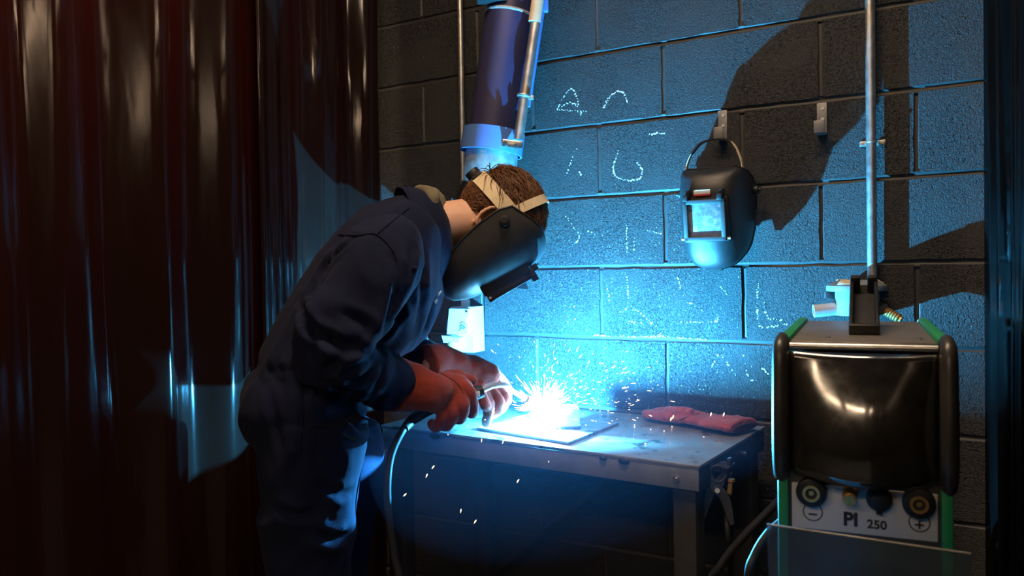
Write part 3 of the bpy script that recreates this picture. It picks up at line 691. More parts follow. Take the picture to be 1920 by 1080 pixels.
part('side_rod', M['duct_ring'], ea, cyl(at(990, 200, dz_-.03), at(1021, -10, dz_-.03), .008, 14), xf(box((0,0,0), (.02, .02, .09), .003), basis(CR, CW, CU, at(1022, -5, dz_-.03))))
arm_b = at(826, 392, 2.45); part('pivot_arm', M['steel_dark'], ea, tube([at(820, 391, 2.42), at(880, 386, 2.35)], .008, 8), cyl(at(847, 372, 2.38), at(847, 384, 2.38), .008, 6))
# ------------------------------------------------------------------ welding machine on its stand
X0, X1, YF, YB = .590, .800, -1.17, -.735
ZT, ZB = 1.246, .875
XM = (X0+X1)/2; W = X1-X0
wm = thing('welding_machine', 'grey inverter welding machine with green trim, smoked curved cover and brass sockets', 'welding machine', (XM, YF, ZB))
part('body', M['panel_dark'], wm, box((XM, (YF+YB)/2+.02, (ZT+ZB)/2-.006), (W-.02, YB-YF-.05, ZT-ZB-.02), .004), label='charcoal sheet-metal case')
part('top_lid', M['lid'], wm, box((XM, (YF+YB)/2+.004, ZT-.004), (W-.024, YB-YF-.03, .008), .002), label='brushed steel lid')
part('lid_edge', M['bolt'], wm, cyl((X0+.012, YF+.012, ZT-.007), (X1-.012, YF+.012, ZT-.007), .0055, 14))
for s, x in ((-1, X0), (1, X1)):
    # green strips along the top edge and down the front, black rounded rail between them
    part('green_strip', M['green'], wm, box((x-s*.004, (YF+YB)/2+.01, ZT-.001), (.016, YB-YF-.04, .014), .003), label='green edge trim')
    part('rail_end', M['cream'], wm, cyl((x-s*.004, YB, ZT-.004), (x-s*.004, YB+.012, ZT-.004), .009, 12))
    part('green_strip', M['green'], wm, box((x-s*.002, YF+.010, (1.068+ZB)/2), (.014, .022, 1.068-ZB), .003), label='green edge trim')
    rp = [(YF+.034, ZT-.006), (YF+.014, ZT-.009), (YF+.003, ZT-.022), (YF-.003, ZT-.06), (YF-.008, 1.14), (YF-.008, 1.10), (YF-.002, 1.074), (YF+.008, 1.060)]
    rails = []
    P = smooth_path([(x, y, z) for y, z in rp], 5)
    rails = [ring(V(p), V((1,0,0)), frame(V(P[min(i+1,len(P)-1)])-V(P[max(i-1,0)]), V((1,0,0)))[2], (.0112), .017, 16) for i, p in enumerate(P)]
    part('corner_rail', M['rail'], wm, loft(rails), label='black rounded corner rail')
    part('side_panel', M['panel_dark'], wm, box((x-s*.008, (YF+YB)/2+.004, (ZT+ZB)/2-.006), (.014, YB-YF-.012, ZT-ZB-.022), .002))
# smoked cover bulging towards the user, over the control panel
g = []
for i in range(19):
    t = i/18; z = ZT-.014-(ZT-.014-1.068)*t; row = []
    for j in range(25):
        q = -1+2*j/24; bul = .006+.040*(1-q*q)*math.sin(math.pi*min(1, .12+.95*t)*.62)**1.2+.012*t
        row.append((XM+q*(W/2-.012), YF+.012-bul, z-.010*(1-q*q)*t))
    g.append(row)
M['smoke'] = mat('smoked_cover', (.014, .013, .012), .10, var=(22, (.030, .027, .023), .4, .7), rvar=(24, .05, .22), spec=1.0, ior=1.7, coat=.5)
part('smoked_cover', M['smoke'], wm, sheet(g, .002), auto=0, label='scratched smoked plastic cover')
fp = part('front_panel', M['panel_dark'], wm, box((XM, YF+.016, (1.072+ZB)/2), (W-.012, .012, 1.072-ZB), .002))
PY = YF+.0095
pl = part('name_plate', M['panel'], fp, box((XM, PY, 1.0135), (W-.026, .003, .064), .001), label='light grey name plate')
def socket_(x, z, nm):
    s = part(nm, M['black_plastic'], wm, cyl((x, PY, z), (x, PY-.016, z), .0205, 28, bev=.003), label='black round weld socket with brass centre')
    part('brass_ring', M['brass'], s, pipe((x, PY-.014, z), (x, PY-.020, z), .0115, .0078, 24))
    part('contact', M['brass'], s, cyl((x, PY-.010, z), (x, PY-.0165, z), .0035, 10))
    part('socket_hole', M['print'], s, cyl((x, PY-.015, z), (x, PY-.0164, z), .0080, 18))
XS = [.630, .679, .716, .764]
socket_(XS[0], 1.036, 'weld_socket'); socket_(XS[3], 1.034, 'weld_socket')
gs = part('gas_connector', M['brass'], wm, cyl((XS[1], PY, 1.038), (XS[1], PY-.010, 1.037), .0105, 6), cyl((XS[1], PY-.010, 1.037), (XS[1], PY-.028, 1.034), .0075, 14), *[torus((XS[1], PY-.012-.004*i, 1.0365-.0006*i), V((0,1,0)), .0078, .0014, 16, 6) for i in range(4)], label='brass gas connector')
part('remote_socket', M['black_plastic'], wm, cyl((XS[2], PY, 1.035), (XS[2], PY-.014, 1.035), .0165, 26, bev=.002), cyl((XS[2], PY-.014, 1.035), (XS[2], PY-.020, 1.035), .0125, 20, bev=.002), box((XS[2], PY-.006, 1.0175), (.008, .010, .008), .001), label='black round remote socket')
FT = lambda x, z: basis(V((1,0,0)), V((0,0,1)), V((0,-1,0)), V((x, PY-.0019, z)))
part('lettering', M['print'], pl, text_shape('PI', .0255, FT(.680, 1.0), bold=.0010), text_shape('250', .0165, FT(.713, .9965), bold=.0004), label='black letters PI 250')
for x, sg in ((XS[0]+.001, '-'), (XS[3]+.001, '+')):
    part('polarity_mark', M['print'], pl, torus((x, PY-.0017, 1.006), V((0,1,0)), .0125, .0008, 28, 6), box((x, PY-.0018, 1.0025), (.011, .0008, .0024)), *([box((x, PY-.0018, 1.0025), (.0024, .0008, .011))] if sg == '+' else []))
part('warning_symbols', M['panel'], fp, box((.667, PY, 1.058), (.012, .0016, .010), .0003), prism([(-.006, -.005), (.006, -.005), (0, .006)], V((1,0,0)), V((0,0,1)), (.650, PY+.0005, 1.057), -.0012, V((0,1,0))), label='small pale warning symbols')
part('torch_symbol', M['panel'], fp, tube([V((.742, PY-.0006, 1.056)), V((.750, PY-.0006, 1.059)), V((.760, PY-.0006, 1.0585)), V((.772, PY-.0006, 1.0575))], .0008, 6, 3))
# carrying handle: open black channel standing up from the lid
ha0 = on_z(1614, 628, ZT); ha1 = on_y(1615, 540, -.86)          # front foot on the lid, raised rear end
hx = XM+.004; hv = V((0, ha1.y-ha0.y, ha1.z-ZT)); hl = hv.length; hd0 = hv.normalized(); hn = V((0, -hd0.z, hd0.y))
HT = basis(V((1,0,0)), hd0, hn, V((hx, ha0.y, ZT-.004)))
hd_ = part('handle', M['black_plastic'], wm, *[xf(box((k*.0185, hl/2, .006), (.006, hl, .030), .0025), HT) for k in (-1, 1)], xf(box((0, .004, .006), (.043, .010, .030), .003), HT),
    xf(box((-.0135, hl-.004, .010), (.016, .014, .036), .003), HT), xf(box((.0135, hl-.004, .010), (.016, .014, .036), .003), HT), box((hx, ha1.y+.012, (ZT+ha1.z)/2), (.040, .022, ha1.z-ZT+.01), .003), label='black moulded carrying handle')
part('handle_floor', M['print'], hd_, xf(box((0, hl/2, -.004), (.034, hl-.01, .006), .001), HT))
for x in (X0+.06, X1-.03): part('lid_screw', M['bolt'], wm, cyl((x, YF+.07, ZT), (x, YF+.07, ZT+.002), .004, 10))
# the machine stands turned a little towards the bench
wm.rotation_euler.z = math.radians(7)
# stand
st = thing('machine_stand', 'dark steel cabinet stand under the welding machine', 'stand', (XM, (YF+YB)/2, 0))
part('shelf', M['steel_dark'], st, box((XM, (YF+YB)/2+.01, ZB-.012), (W+.01, YB-YF+.03, .022), .003))
part('cabinet', M['steel_dark'], st, box((XM, (YF+YB)/2+.01, .455), (W-.02, YB-YF-.02, .80), .006))
for x in (X0+.03, X1-.03):
    for y in (YF+.05, YB-.03): part('foot', M['rubber'], st, cyl((x, y, 0), (x, y, .057), .02, 16))
part('cabinet_door', M['panel_dark'], st, box((XM, YF+.016, .45), (W-.05, .008, .70), .003))
st.rotation_euler.z = math.radians(7); st.location = Matrix.Translation((XM, YF, 0)) @ Matrix.Rotation(math.radians(7), 4, 'Z') @ V((0, (YB-YF)/2, 0))
# clear sheet leaning in front of the machine
sh_ = thing('clear_screen', 'clear plastic sheet standing in front of the lower part of the welding machine', 'screen', (.71, -1.30, .57))
M['acrylic'] = mat('clear_acrylic', (.30, .42, .50), .09, trans=.86, ior=1.3, spec=.8, var=(9, (.22, .33, .42), .4, .7))
part('sheet', M['acrylic'], sh_, prism([(.597, 1.020), (.826, 1.020), (.826, .62), (.612, .62)], V((1,0,0)), V((0,0,1)), (0, -1.3, 0), .004, V((0,1,0))), smooth=False)
part('sheet_edge', M['zinc'], sh_, box((.7115, -1.298, 1.0205), (.229, .0042, .0016), .0004), label='bright polished top edge')
part('stand_leg', M['steel_dark'], sh_, box((.63, -1.29, .31), (.012, .012, .62), .002), box((.63, -1.25, .006), (.02, .16, .012), .002))
part('stand_leg', M['steel_dark'], sh_, box((.80, -1.29, .31), (.012, .012, .62), .002), box((.80, -1.25, .006), (.02, .16, .012), .002))
# ------------------------------------------------------------------ the welder
ZP = 1.88
KP = 1.97/1.88                                    # size of him at his distance
at0 = at
def at(px, py, z): return at0(px, py, z*KP)
S = -CW                                           # his right side faces the camera
PPM = FPX/ZP/KP
HC = at0(918, 418, 2.10)                           # head centre, by the ear
HU = (.86*CR+.5*CU).normalized(); HF = (.5*CR-.86*CU).normalized()
HS = HF.cross(HU).normalized()                    # his right
TH = basis(HS, HF, HU, HC) @ Matrix.Scale(1.08, 4)                        # (side, forward, up)
def hp(f, u, s=0): return TH @ V((s, f, u))
hipc = at(578, 800, ZP)
person = None
def limb(pts, n=20, k=5, side=S): return chain([(p, q*KP, r*KP) for p, q, r in pts], side, n, k)
spine = [(580, 870, 80, .120), (576, 820, 98, .150), (572, 765, 112, .178), (590, 705, 104, .165), (640, 622, 112, .175), (700, 552, 126, .200), (737, 484, 108, .205), (768, 442, 84, .180), (792, 418, 58, .125), (806, 408, 46, .085)]
def torso(shrink):
    return limb([(at(x, y, ZP+.07*min(1, max(0, (x-600)/200))), h/PPM/KP-shrink, wd-shrink) for x, y, h, wd in spine], 30, 5)
ARM_R = [(at(738, 462, 1.76), .070, .075), (at(712, 486, 1.695), .086, .082), (at(668, 560, 1.65), .084, .080), (at(624, 640, 1.63), .080, .074), (at(634, 672, 1.65), .078, .072), (at(688, 702, 1.75), .070, .066), (at(735, 719, 1.825), .062, .060), (at(746, 722, 1.84), .059, .058)]
ARM_L = [(at0(765, 470, 2.10), .075, .080), (at0(762, 494, 2.23), .094, .090), (at0(746, 580, 2.30), .090, .088), (at0(728, 682, 2.27), .088, .086), (at0(775, 684, 2.20), .066, .066), (at0(812, 688, 2.115), .056, .054)]
hR, hL = at(580, 838, 1.79), at(628, 838, 2.03)
kR, kL = V((hR.x-.02, hR.y+.0, .50)), V((hL.x-.01, hL.y-.01, .50))
aR, aL = V((hR.x-.05, hR.y-.03, .10)), V((hL.x-.01, hL.y+.01, .10))
LEG_R = [(hR+V((0,0,.06)), .115, .095), (hR+V((0,0,-.05)), .118, .098), (hR.lerp(kR, .5), .100, .092), (kR, .085, .082), (kR.lerp(aR, .5), .080, .078), (aR, .078, .078)]
LEG_L = [(hL+V((0,0,.06)), .115, .095), (hL+V((0,0,-.05)), .118, .098), (hL.lerp(kL, .5), .100, .092), (kL, .085, .082), (kL.lerp(aL, .5), .080, .078), (aL, .078, .078)]
sh_in = .022
thin = lambda L, d=sh_in: [(p, a-d, b-d) for p, a, b in L]
WR, WL = at0(800, 730, 1.93), at0(838, 688, 2.13)   # wrists
# --- bare body, one surface: trunk, limbs, neck, head with face and ears
body = [torso(sh_in), limb(thin(ARM_R)+[(WR, .030, .034)]), limb(thin(ARM_L)+[(WL, .030, .034)]), limb(thin(LEG_R, .03)+[(aR-V((0,0,.03)), .040, .040)]), limb(thin(LEG_L, .03)+[(aL-V((0,0,.03)), .040, .040)])]
body.append(limb([(at(785, 430, 1.945), .060, .075), (at(815, 425, 1.955), .058, .062), (at(852, 418, 1.975), .056, .058), (at(890, 412, 1.995), .057, .056), (hp(-.02, .01), .06, .055)], 24))
body += [ellipsoid(hp(-.004, .034), HS, HF, HU, .076, .098, .092, 28, 20), ellipsoid(hp(.030, -.035), HS, HF, HU, .062, .068, .085, 24, 16), ellipsoid(hp(.062, -.092), HS, HF, HU, .030, .026, .022),
         limb([(hp(.094, .025), .010, .010), (hp(.106, -.012), .012, .013), (hp(.098, -.030), .010, .016)], 12, 3, HS), ellipsoid(hp(.088, .034), HS, HF, HU, .055, .012, .010),
         ellipsoid(hp(.090, -.058), HS, HF, HU, .024, .010, .006), ellipsoid(hp(.087, -.070), HS, HF, HU, .021, .010, .006)]
for s in (-1, 1):
    body.append(ellipsoid(hp(.084, .012, s*.031), HS, HF, HU, .014, .010, .009, 14, 10))
    ear = [hp(-.004+.020*math.cos(t), .004+.033*math.sin(t), s*(.082+.008*math.cos(t*.5))) for t in [q*math.pi/7+.9 for q in range(11)]]
    body.append(tube(ear, [.006]*10+[.007], 8, 2)); body.append(ellipsoid(hp(.004, .004, s*.078), HS, HF, HU, .008, .016, .024, 12, 10)); body.append(ellipsoid(hp(.008, -.028, s*.079), HS, HF, HU, .007, .010, .010, 10, 8))
v, f, nn = voxel(body, .005, 3)
ground = V((hipc.x, hipc.y, 0))
me_off = ground
me = bpy.data.meshes.new('person'); me.from_pydata([tuple(p-ground) for p in v], [], f); me.update()
person = link('person', me, M['skin'], None, True, None, 0); person.location = ground; MW[person.name] = Matrix.Translation(ground)
setup(person, 'person in navy coveralls and black welding helmet bending over the bench with a welding torch', 'person')

from mathutils.bvhtree import BVHTree
# --- coveralls with folds
cov = [torso(0), limb(ARM_R, 24), limb(ARM_L, 24), limb(LEG_R, 24), limb(LEG_L, 24)]
v, f, nn = voxel(cov, .0065, 8)
EL_R, EL_L = at(626, 655, 1.64), at0(748, 645, 2.33); WAIST = at(590, 705, ZP); SHO = at(712, 490, 1.70); KNE = at(590, 980, 1.79)
fd = [(EL_R, .16, (at(735, 719, 1.825)-EL_R).normalized(), 42, .010), (at(690, 700, 1.75), .12, (at(735, 719, 1.825)-EL_R).normalized(), 60, .007), (EL_L, .15, (at(812, 688, 2.17)-EL_L).normalized(), 45, .008),
      (SHO, .18, (CU*.5+CR*.6).normalized(), 26, .006), (at(780, 560, 1.75), .2, CR, 24, .007), (KNE, .25, (CU+CR*.3).normalized(), 22, .006), (at(600, 900, 1.75), .2, (CU*.7-CR*.7).normalized(), 20, .006)]
out = []
for p, n in zip(v, nn):
    d = .004*noise.noise(p*7)+.002*noise.noise(p*19+V((3,1,7)))
    al = p.dot((CU*.75+CR*.45).normalized()); ac = p-(CU*.75+CR*.45).normalized()*al      # long soft drag folds
    d += .0065*(1-2.4*abs(noise.noise(ac*11+(CU*.75+CR*.45)*al*2.5)))
    for c, rad, ax_, fq, amp in fd:
        q = p-c; dist = q.length/rad
        if dist < 1.6:
            wgt = math.exp(-dist*dist*1.2); ph = q.dot(ax_)*fq*1.25+2.6*noise.noise(p*9)+1.2*noise.noise(p*4+c)
            d += amp*1.2*wgt*(1-2*abs(math.sin(ph*.5)))
    q = p-WAIST; h = q.z+.25*q.dot(CR)                    # gathered elastic waist
    if abs(h) < .05:
        g_ = math.exp(-(h/.022)**2); d += -.010*g_+.0035*math.exp(-(h/.035)**2)*math.sin(130*q.dot(CR)+90*q.dot(CW)+2*noise.noise(p*15))
    q = p-person.location
    out.append(p+n*d)
# pressed creases: lines traced over the cloth, a sharp valley with a soft roll along each side
CREASES = [([(565, 586), (588, 618), (630, 639), (676, 641)], .013), ([(616, 632), (637, 650), (655, 652)], .009), ([(637, 664), (665, 653), (697, 667)], .010), ([(640, 706), (665, 685), (686, 678), (700, 667)], .011),
    ([(651, 716), (683, 699), (707, 678)], .010), ([(609, 692), (637, 674)], .008), ([(567, 583), (605, 509), (665, 445)], .008), ([(640, 586), (683, 607), (688, 630)], .008), ([(739, 481), (746, 516), (728, 590), (716, 640)], .010),
    ([(774, 463), (758, 533), (728, 605)], .008), ([(792, 509), (790, 560), (780, 610)], .007), ([(815, 560), (800, 605), (780, 652)], .008), ([(696, 738), (712, 715), (720, 690)], .008), ([(600, 712), (640, 728), (690, 742)], .008),
    ([(566, 721), (567, 819), (556, 880)], .006), ([(520, 955), (552, 966), (590, 962)], .009), ([(600, 905), (632, 925), (660, 918)], .009), ([(590, 1000), (625, 1010), (650, 1000)], .010), ([(500, 720), (520, 800), (530, 860)], .006),
    ([(650, 780), (672, 800), (700, 806)], .009), ([(560, 560), (590, 640), (585, 690)], .007), ([(500, 690), (515, 705)], .005), ([(520, 684), (534, 704)], .005), ([(545, 690), (552, 712)], .005), ([(640, 470), (600, 530), (560, 610)], .006)]
tree0 = BVHTree.FromPolygons([tuple(p) for p in out], f)
VA = np.array([tuple(p) for p in out]); NA = np.array([tuple(n) for n in nn]); DA = np.zeros(len(VA))
for pts, amp in CREASES:
    L = []
    for x, y in smooth_path(pts, 10):
        h = tree0.ray_cast(CAM, ray(x, y).normalized())
        if h[0] is not None: L.append(tuple(h[0]))
    if len(L) < 3: continue
    L = np.array(L); box_ = np.all((VA > L.min(0)-.06) & (VA < L.max(0)+.06), axis=1); idx = np.nonzero(box_)[0]
    dd = np.linalg.norm(VA[idx][:, None, :]-L[None], axis=2); k_ = dd.argmin(1); dm = dd.min(1)
    taper = np.sin(np.pi*np.clip((k_+.6)/(len(L)+.2), 0, 1))**.6
    DA[idx] += amp*taper*(-1.0*np.exp(-(dm/.0085)**2)+.75*np.exp(-((dm-.021)/.011)**2))
out = [V(q) for q in VA+NA*DA[:, None]]
cover = part('coveralls', M['cloth'], person, (out, f), auto=0, label='dark navy cotton coveralls')
# seams: armhole and yoke
def surf_tube(pts, r, name, m, par):
    return part(name, m, par, tube(pts, r, 6, 4))
tree = BVHTree.FromPolygons([tuple(p) for p in out], f)
def drape(pxs, lift=.001):
    """points of the garment seen along these directions"""
    res = []
    for x, y in pxs:
        hit = tree.ray_cast(CAM, ray(x, y).normalized())
        if hit[0] is not None: res.append(hit[0]+hit[1]*lift)
    return res
def dense(pxs, k=8): return [tuple(p) for p in smooth_path(pxs, k)]
for i, s_ in enumerate(([(636, 440), (670, 442), (705, 440), (735, 468), (746, 500), (738, 545), (728, 590)], [(705, 440), (735, 415), (766, 390)], [(835, 585), (810, 640), (790, 668)], [(566, 700), (568, 770), (560, 850)])):
    P = drape(dense(s_))
    if len(P) > 2: part('seam', M['cloth'], cover, tube(P, .0022, 6))
# collar: stand and fall around the neck
nb = [at(792, 425, ZP), at(806, 419, ZP+.0), at(822, 414, ZP+.0)]
td = (at(850, 405, ZP+.10)-at(790, 425, ZP+.07)).normalized(); _, ca, cb = frame(td, S)
def cring(c, rs, ru, tilt): 
    r_ = []
    for j in range(41):
        th = math.radians(-205)+math.radians(410)*j/40
        open_ = max(0, abs(th)-math.radians(120))/math.radians(85)
        q = c+ca*rs*math.cos(th+math.pi/2)*1.0+cb*ru*math.sin(th+math.pi/2)
        r_.append(q)
    return r_
# parameter around the neck: start and end at the throat
def collar_row(off, rs, ru, drop):
    row = []
    for j in range(37):
        th = math.radians(-168)+math.radians(336)*j/36          # 0 = nape
        nape = -cb if (-cb).z > 0 else cb
        p = at(806, 416, ZP+.07)+nape*ru*math.cos(th)+ca*rs*math.sin(th)+td*off-CU*drop*(1-math.cos(th))*.5
        p += V((noise.noise(V((th*2, off*20, 1))), noise.noise(V((th*2, off*20, 5))), noise.noise(V((th*2, off*20, 9)))))*.004
        row.append(p)
    return row
rows = [collar_row(-.030, .078, .074, .03), collar_row(-.002, .076, .071, .03), collar_row(.022, .075, .071, .03), collar_row(.028, .080, .078, .03), collar_row(.012, .090, .090, .04), collar_row(-.018, .106, .100, .060), collar_row(-.050, .124, .110, .085)]
part('collar', M['cloth'], cover, sheet(rows, .003), auto=0)
hood = [limb([(at(803, 372, ZP+.09), .020, .035), (at(812, 376, ZP+.07), .026, .065), (at(818, 388, ZP+.07), .024, .075), (at(822, 402, ZP+.07), .016, .055)], 20, 5)]
v, f, nn = voxel(hood, .004, 3)
v = [p+n*(.006*(1-2*abs(noise.noise(p*26)))-.003) for p, n in zip(v, nn)]
part('sweatshirt_hood', M['khaki'], person, (v, f), auto=0, label='khaki sweatshirt hood bunched behind the neck')
# chest logo
hit = tree.ray_cast(CAM, ray(816, 556).normalized())
if hit[0] is not None:
    n_ = hit[1]; upv = (CU+CR*.25); upv = (upv-n_*upv.dot(n_)).normalized(); rx = upv.cross(n_).normalized()
    part('logo', M['white_print'], cover, text_shape('ring', .017, basis(rx, upv, n_, hit[0]+n_*.006-upv*.008), .0008), tube([hit[0]+n_*.006+upv*.012-rx*.004, hit[0]+n_*.006+upv*.006, hit[0]+n_*.006+upv*.018+rx*.008], .002, 6, 3), label='white embroidered chest lettering')
# buttoned tab on the collar, trouser tear
P = drape(dense([(772, 502), (779, 505)], 3))
if len(P) > 1: part('button_tab', M['cloth'], cover, tube(P, .006, 8))
P = drape(dense([(642, 812), (652, 820), (668, 824)], 4), .0005)
if len(P) > 2: part('torn_edge', M['print'], cover, tube(P, .004, 6))
# boots
for c, a_ in ((aR, 0), (aL, .1)):
    fw = V((math.cos(.53+a_), math.sin(.53+a_), 0)); sd = V((-fw.y, fw.x, 0)); b0 = V((c.x, c.y, 0))
    bt = [chain([(b0+V((0,0,.16)), .052, .052), (b0+V((0,0,.09)), .054, .05), (b0+V((0,0,.05)), .058, .048)], sd, 16, 4), chain([(b0-fw*.075+V((0,0,.048)), .030, .030), (b0-fw*.03+V((0,0,.05)), .046, .040), (b0+fw*.08+V((0,0,.046)), .042, .046), (b0+fw*.16+V((0,0,.036)), .034, .048), (b0+fw*.20+V((0,0,.03)), .020, .03)], sd, 16, 4)]
    v, f, nn = voxel(bt, .005, 3); v = [V((p.x, p.y, max(p.z, .002))) for p in v]
    part('boot', M['sole'], person, (v, f), auto=0)

# --- hair: combed strands over the scalp
rnd = random.Random(4); hm = MB()
hm.add(ellipsoid(hp(-.012, .038), HS, HF, HU, .081, .098, .098, 28, 18))
def scalp(a, e): # a around, e up
    return V((.080*math.cos(e)*math.sin(a), -.010+.100*math.cos(e)*math.cos(a), .036+.098*math.sin(e)))
cnt = 0
while cnt < 3000:
    a = rnd.uniform(-math.pi, math.pi); e = math.asin(rnd.uniform(-.55, 1)); p = scalp(a, e)
    if p.y > .035 and p.z < .085: continue            # face
    if p.z < -.03 and p.y > -.06: continue
    if abs(p.x) > .055 and p.z < .015 and p.y > -.035: continue   # ears
    cnt += 1
    n = V((p.x/.08**2, (p.y+.01)/.1**2, (p.z-.036)/.098**2)).normalized()
    high = p.z > .06
    flow = V((.25*math.sin(p.x*40), 1.0, -.1)) if high else V((.1*p.x*10, -.35, -1.0))
    flow += V((rnd.gauss(0, .3), rnd.gauss(0, .25), rnd.gauss(0, .25)))
    flow = (flow-n*flow.dot(n)).normalized(); L = rnd.uniform(.045, .088) if high else rnd.uniform(.014, .032)
    lift = rnd.uniform(.005, .020) if high else .004; wv = rnd.uniform(0, 6.28); sdv = n.cross(flow)
    pts = []
    for k in range(6):
        t = k/5; q = p+flow*L*t+n*(lift*math.sin(t*2.4))-n*(L*t)**2/.2+sdv*.006*math.sin(wv+t*5)*t
        pts.append(TH @ q)
    r0 = rnd.uniform(.0006, .0013)
    hm.add(tube(pts, [r0, r0*1.15, r0*1.1, r0*.9, r0*.6, r0*.15], 4, 0, caps=False))
hr = hm.build('hair', M['hair'], person, auto=0, label='short wavy brown hair')
# --- worn helmet
wh = bpy.data.objects.new('welding_helmet', None); COL.objects.link(wh); wh.parent = person; wh.empty_display_size = .05
wh['label'] = 'black welding helmet worn lowered over the face'
helmet(wh, TH, band='worn', lens_mat='dark_lens')

# --- gauntlets
def finger(pts, r0, r1):
    n = len(pts); return chain([(p, r0+(r1-r0)*i/(n-1), r0+(r1-r0)*i/(n-1)) for i, p in enumerate(pts)]+[(pts[-1]+(pts[-1]-pts[-2]).normalized()*r1*.7, r1*.45, r1*.45)], S, 12, 4)
def glove(name, shapes, seamp, label):
    v, f, nn = voxel(shapes, .0032, 6)
    v = [p+n*(.0026*noise.noise(p*34)+.0030*(1-2*abs(noise.noise(p*17+V((2,5,1))))) *.6) for p, n in zip(v, nn)]
    g_ = part(name, M['leather'], person, (v, f), auto=0, label=label)
    if seamp:
        tr = BVHTree.FromPolygons([tuple(p) for p in v], f); P = []
        for x, y in dense(seamp):
            h = tr.ray_cast(CAM, ray(x, y).normalized())
            if h[0] is not None: P.append(h[0]+h[1]*.0004)
        if len(P) > 2: part('seam', M['seam'], g_, tube(P, .0009, 6))
    return g_
R_ = [chain([(at0(736, 721, 1.918), .064, .060), (at0(752, 722, 1.945), .064, .060), (at0(782, 728, 1.935), .056, .052), (at0(806, 735, 1.930), .047, .043), (at0(822, 738, 1.950), .047, .041)], S, 24, 4),
      chain([(at0(806, 735, 1.940), .044, .038), (at0(835, 738, 1.965), .052, .036), (at0(862, 742, 1.985), .048, .034), (at0(874, 745, 1.995), .036, .028)], S, 20, 4),
      finger([at0(866, 722, 1.970), at0(882, 738, 1.965), at0(888, 758, 1.975), at0(884, 776, 1.995)], .0170, .0125),
      finger([at0(858, 740, 1.958), at0(868, 760, 1.948), at0(864, 782, 1.965), at0(850, 786, 1.995)], .0185, .0130),
      finger([at0(842, 752, 1.952), at0(850, 776, 1.945), at0(840, 796, 1.965), at0(828, 795, 1.995)], .0185, .0130),
      finger([at0(824, 756, 1.948), at0(830, 782, 1.945), at0(818, 800, 1.965), at0(810, 794, 1.990)], .0170, .0120),
      finger([at0(826, 712, 1.965), at0(848, 705, 1.990), at0(872, 708, 2.015), at0(888, 714, 2.025)], .0180, .0125)]
glove('gauntlet', R_, [(826, 700), (848, 712), (862, 725), (868, 738)], 'red suede gauntlet gripping the torch handle')
L_ = [chain([(at0(798, 690, 2.100), .062, .056), (at0(822, 688, 2.125), .060, .054), (at0(850, 690, 2.145), .049, .044), (at0(872, 696, 2.155), .044, .038)], S, 24, 4),
      chain([(at0(858, 692, 2.150), .042, .038), (at0(884, 700, 2.165), .048, .040), (at0(912, 712, 2.175), .046, .038), (at0(926, 720, 2.180), .036, .030)], S, 20, 4),
      finger([at0(918, 702, 2.200), at0(938, 712, 2.210), at0(951, 732, 2.210), at0(950, 752, 2.195)], .0175, .0125),
      finger([at0(914, 714, 2.180), at0(936, 728, 2.185), at0(946, 750, 2.180), at0(938, 768, 2.165)], .0185, .0130),
      finger([at0(908, 724, 2.160), at0(928, 742, 2.160), at0(936, 764, 2.155), at0(924, 778, 2.195)], .0180, .0130),
      finger([at0(896, 722, 2.140), at0(912, 748, 2.140), at0(916, 774, 2.132), at0(911, 793, 2.175)], .0180, .0120),
      finger([at0(880, 716, 2.140), at0(898, 736, 2.125), at0(908, 754, 2.120), at0(912, 764, 2.120)], .0180, .0125)]
glove('gauntlet', L_, None, 'red suede gauntlet steadying the torch neck')

# ------------------------------------------------------------------ welding torch
at_t = at
wt = thing('welding_torch', 'welding torch with black handle, bent silver neck and long black hose', 'torch', at(890, 730, 1.97))
t0, t1 = at0(800, 768, 1.965), at0(904, 733, 2.02)
td = (t1-t0).normalized()
part('handle', M['black_plastic'], wt, tube([t0, t0.lerp(t1, .3), t0.lerp(t1, .75), t1], [.015, .017, .018, .016], 16, 4))
part('trigger', M['black_plastic'], wt, tube([t0.lerp(t1, .62)-CU*.018, t0.lerp(t1, .85)-CU*.020], .006, 8))
part('neck_clamp', M['white'], wt, xf(box((0,0,0), (.022, .018, .014), .002), basis(CR, CW, CU, at0(892, 738, 2.006))), cyl(at0(892, 738, 1.994), at0(892, 738, 1.991), .0035, 10), label='white clamp with a screw')
bend = at0(962, 733, 2.115)
tipp = ARC+(bend-ARC).normalized()*.013
na = [t1-td*.01, at0(922, 724, 2.045), at0(945, 722, 2.075), bend, tipp.lerp(bend, .45)]
part('swan_neck', M['copper'], wt, tube(na, .0075, 14, 6), label='bent silver neck')
part('nozzle', M['copper'], wt, cyl(tipp.lerp(bend, .55), tipp, .0115, 20, .0108))
hz = [t0+td*.01, at(775, 786, 1.93), at(752, 812, 1.89), at(733, 855, 1.86), at(726, 910, 1.84), at(729, 970, 1.84), at(739, 1040, 1.84), at(752, 1110, 1.84), at(765, 1300, 1.85), V((-.30, -.92, .013)), V((.05, -1.25, .012)), V((.45, -1.35, .012))]
part('hose', M['rubber'], wt, tube(hz, .0095, 14, 7), label='black torch hose')
part('hose_sleeve', M['rubber'], wt, tube([t0+td*.01, at(775, 786, 1.93), at(758, 804, 1.90)], [.0155, .0145, .011], 14, 4))

at = at0
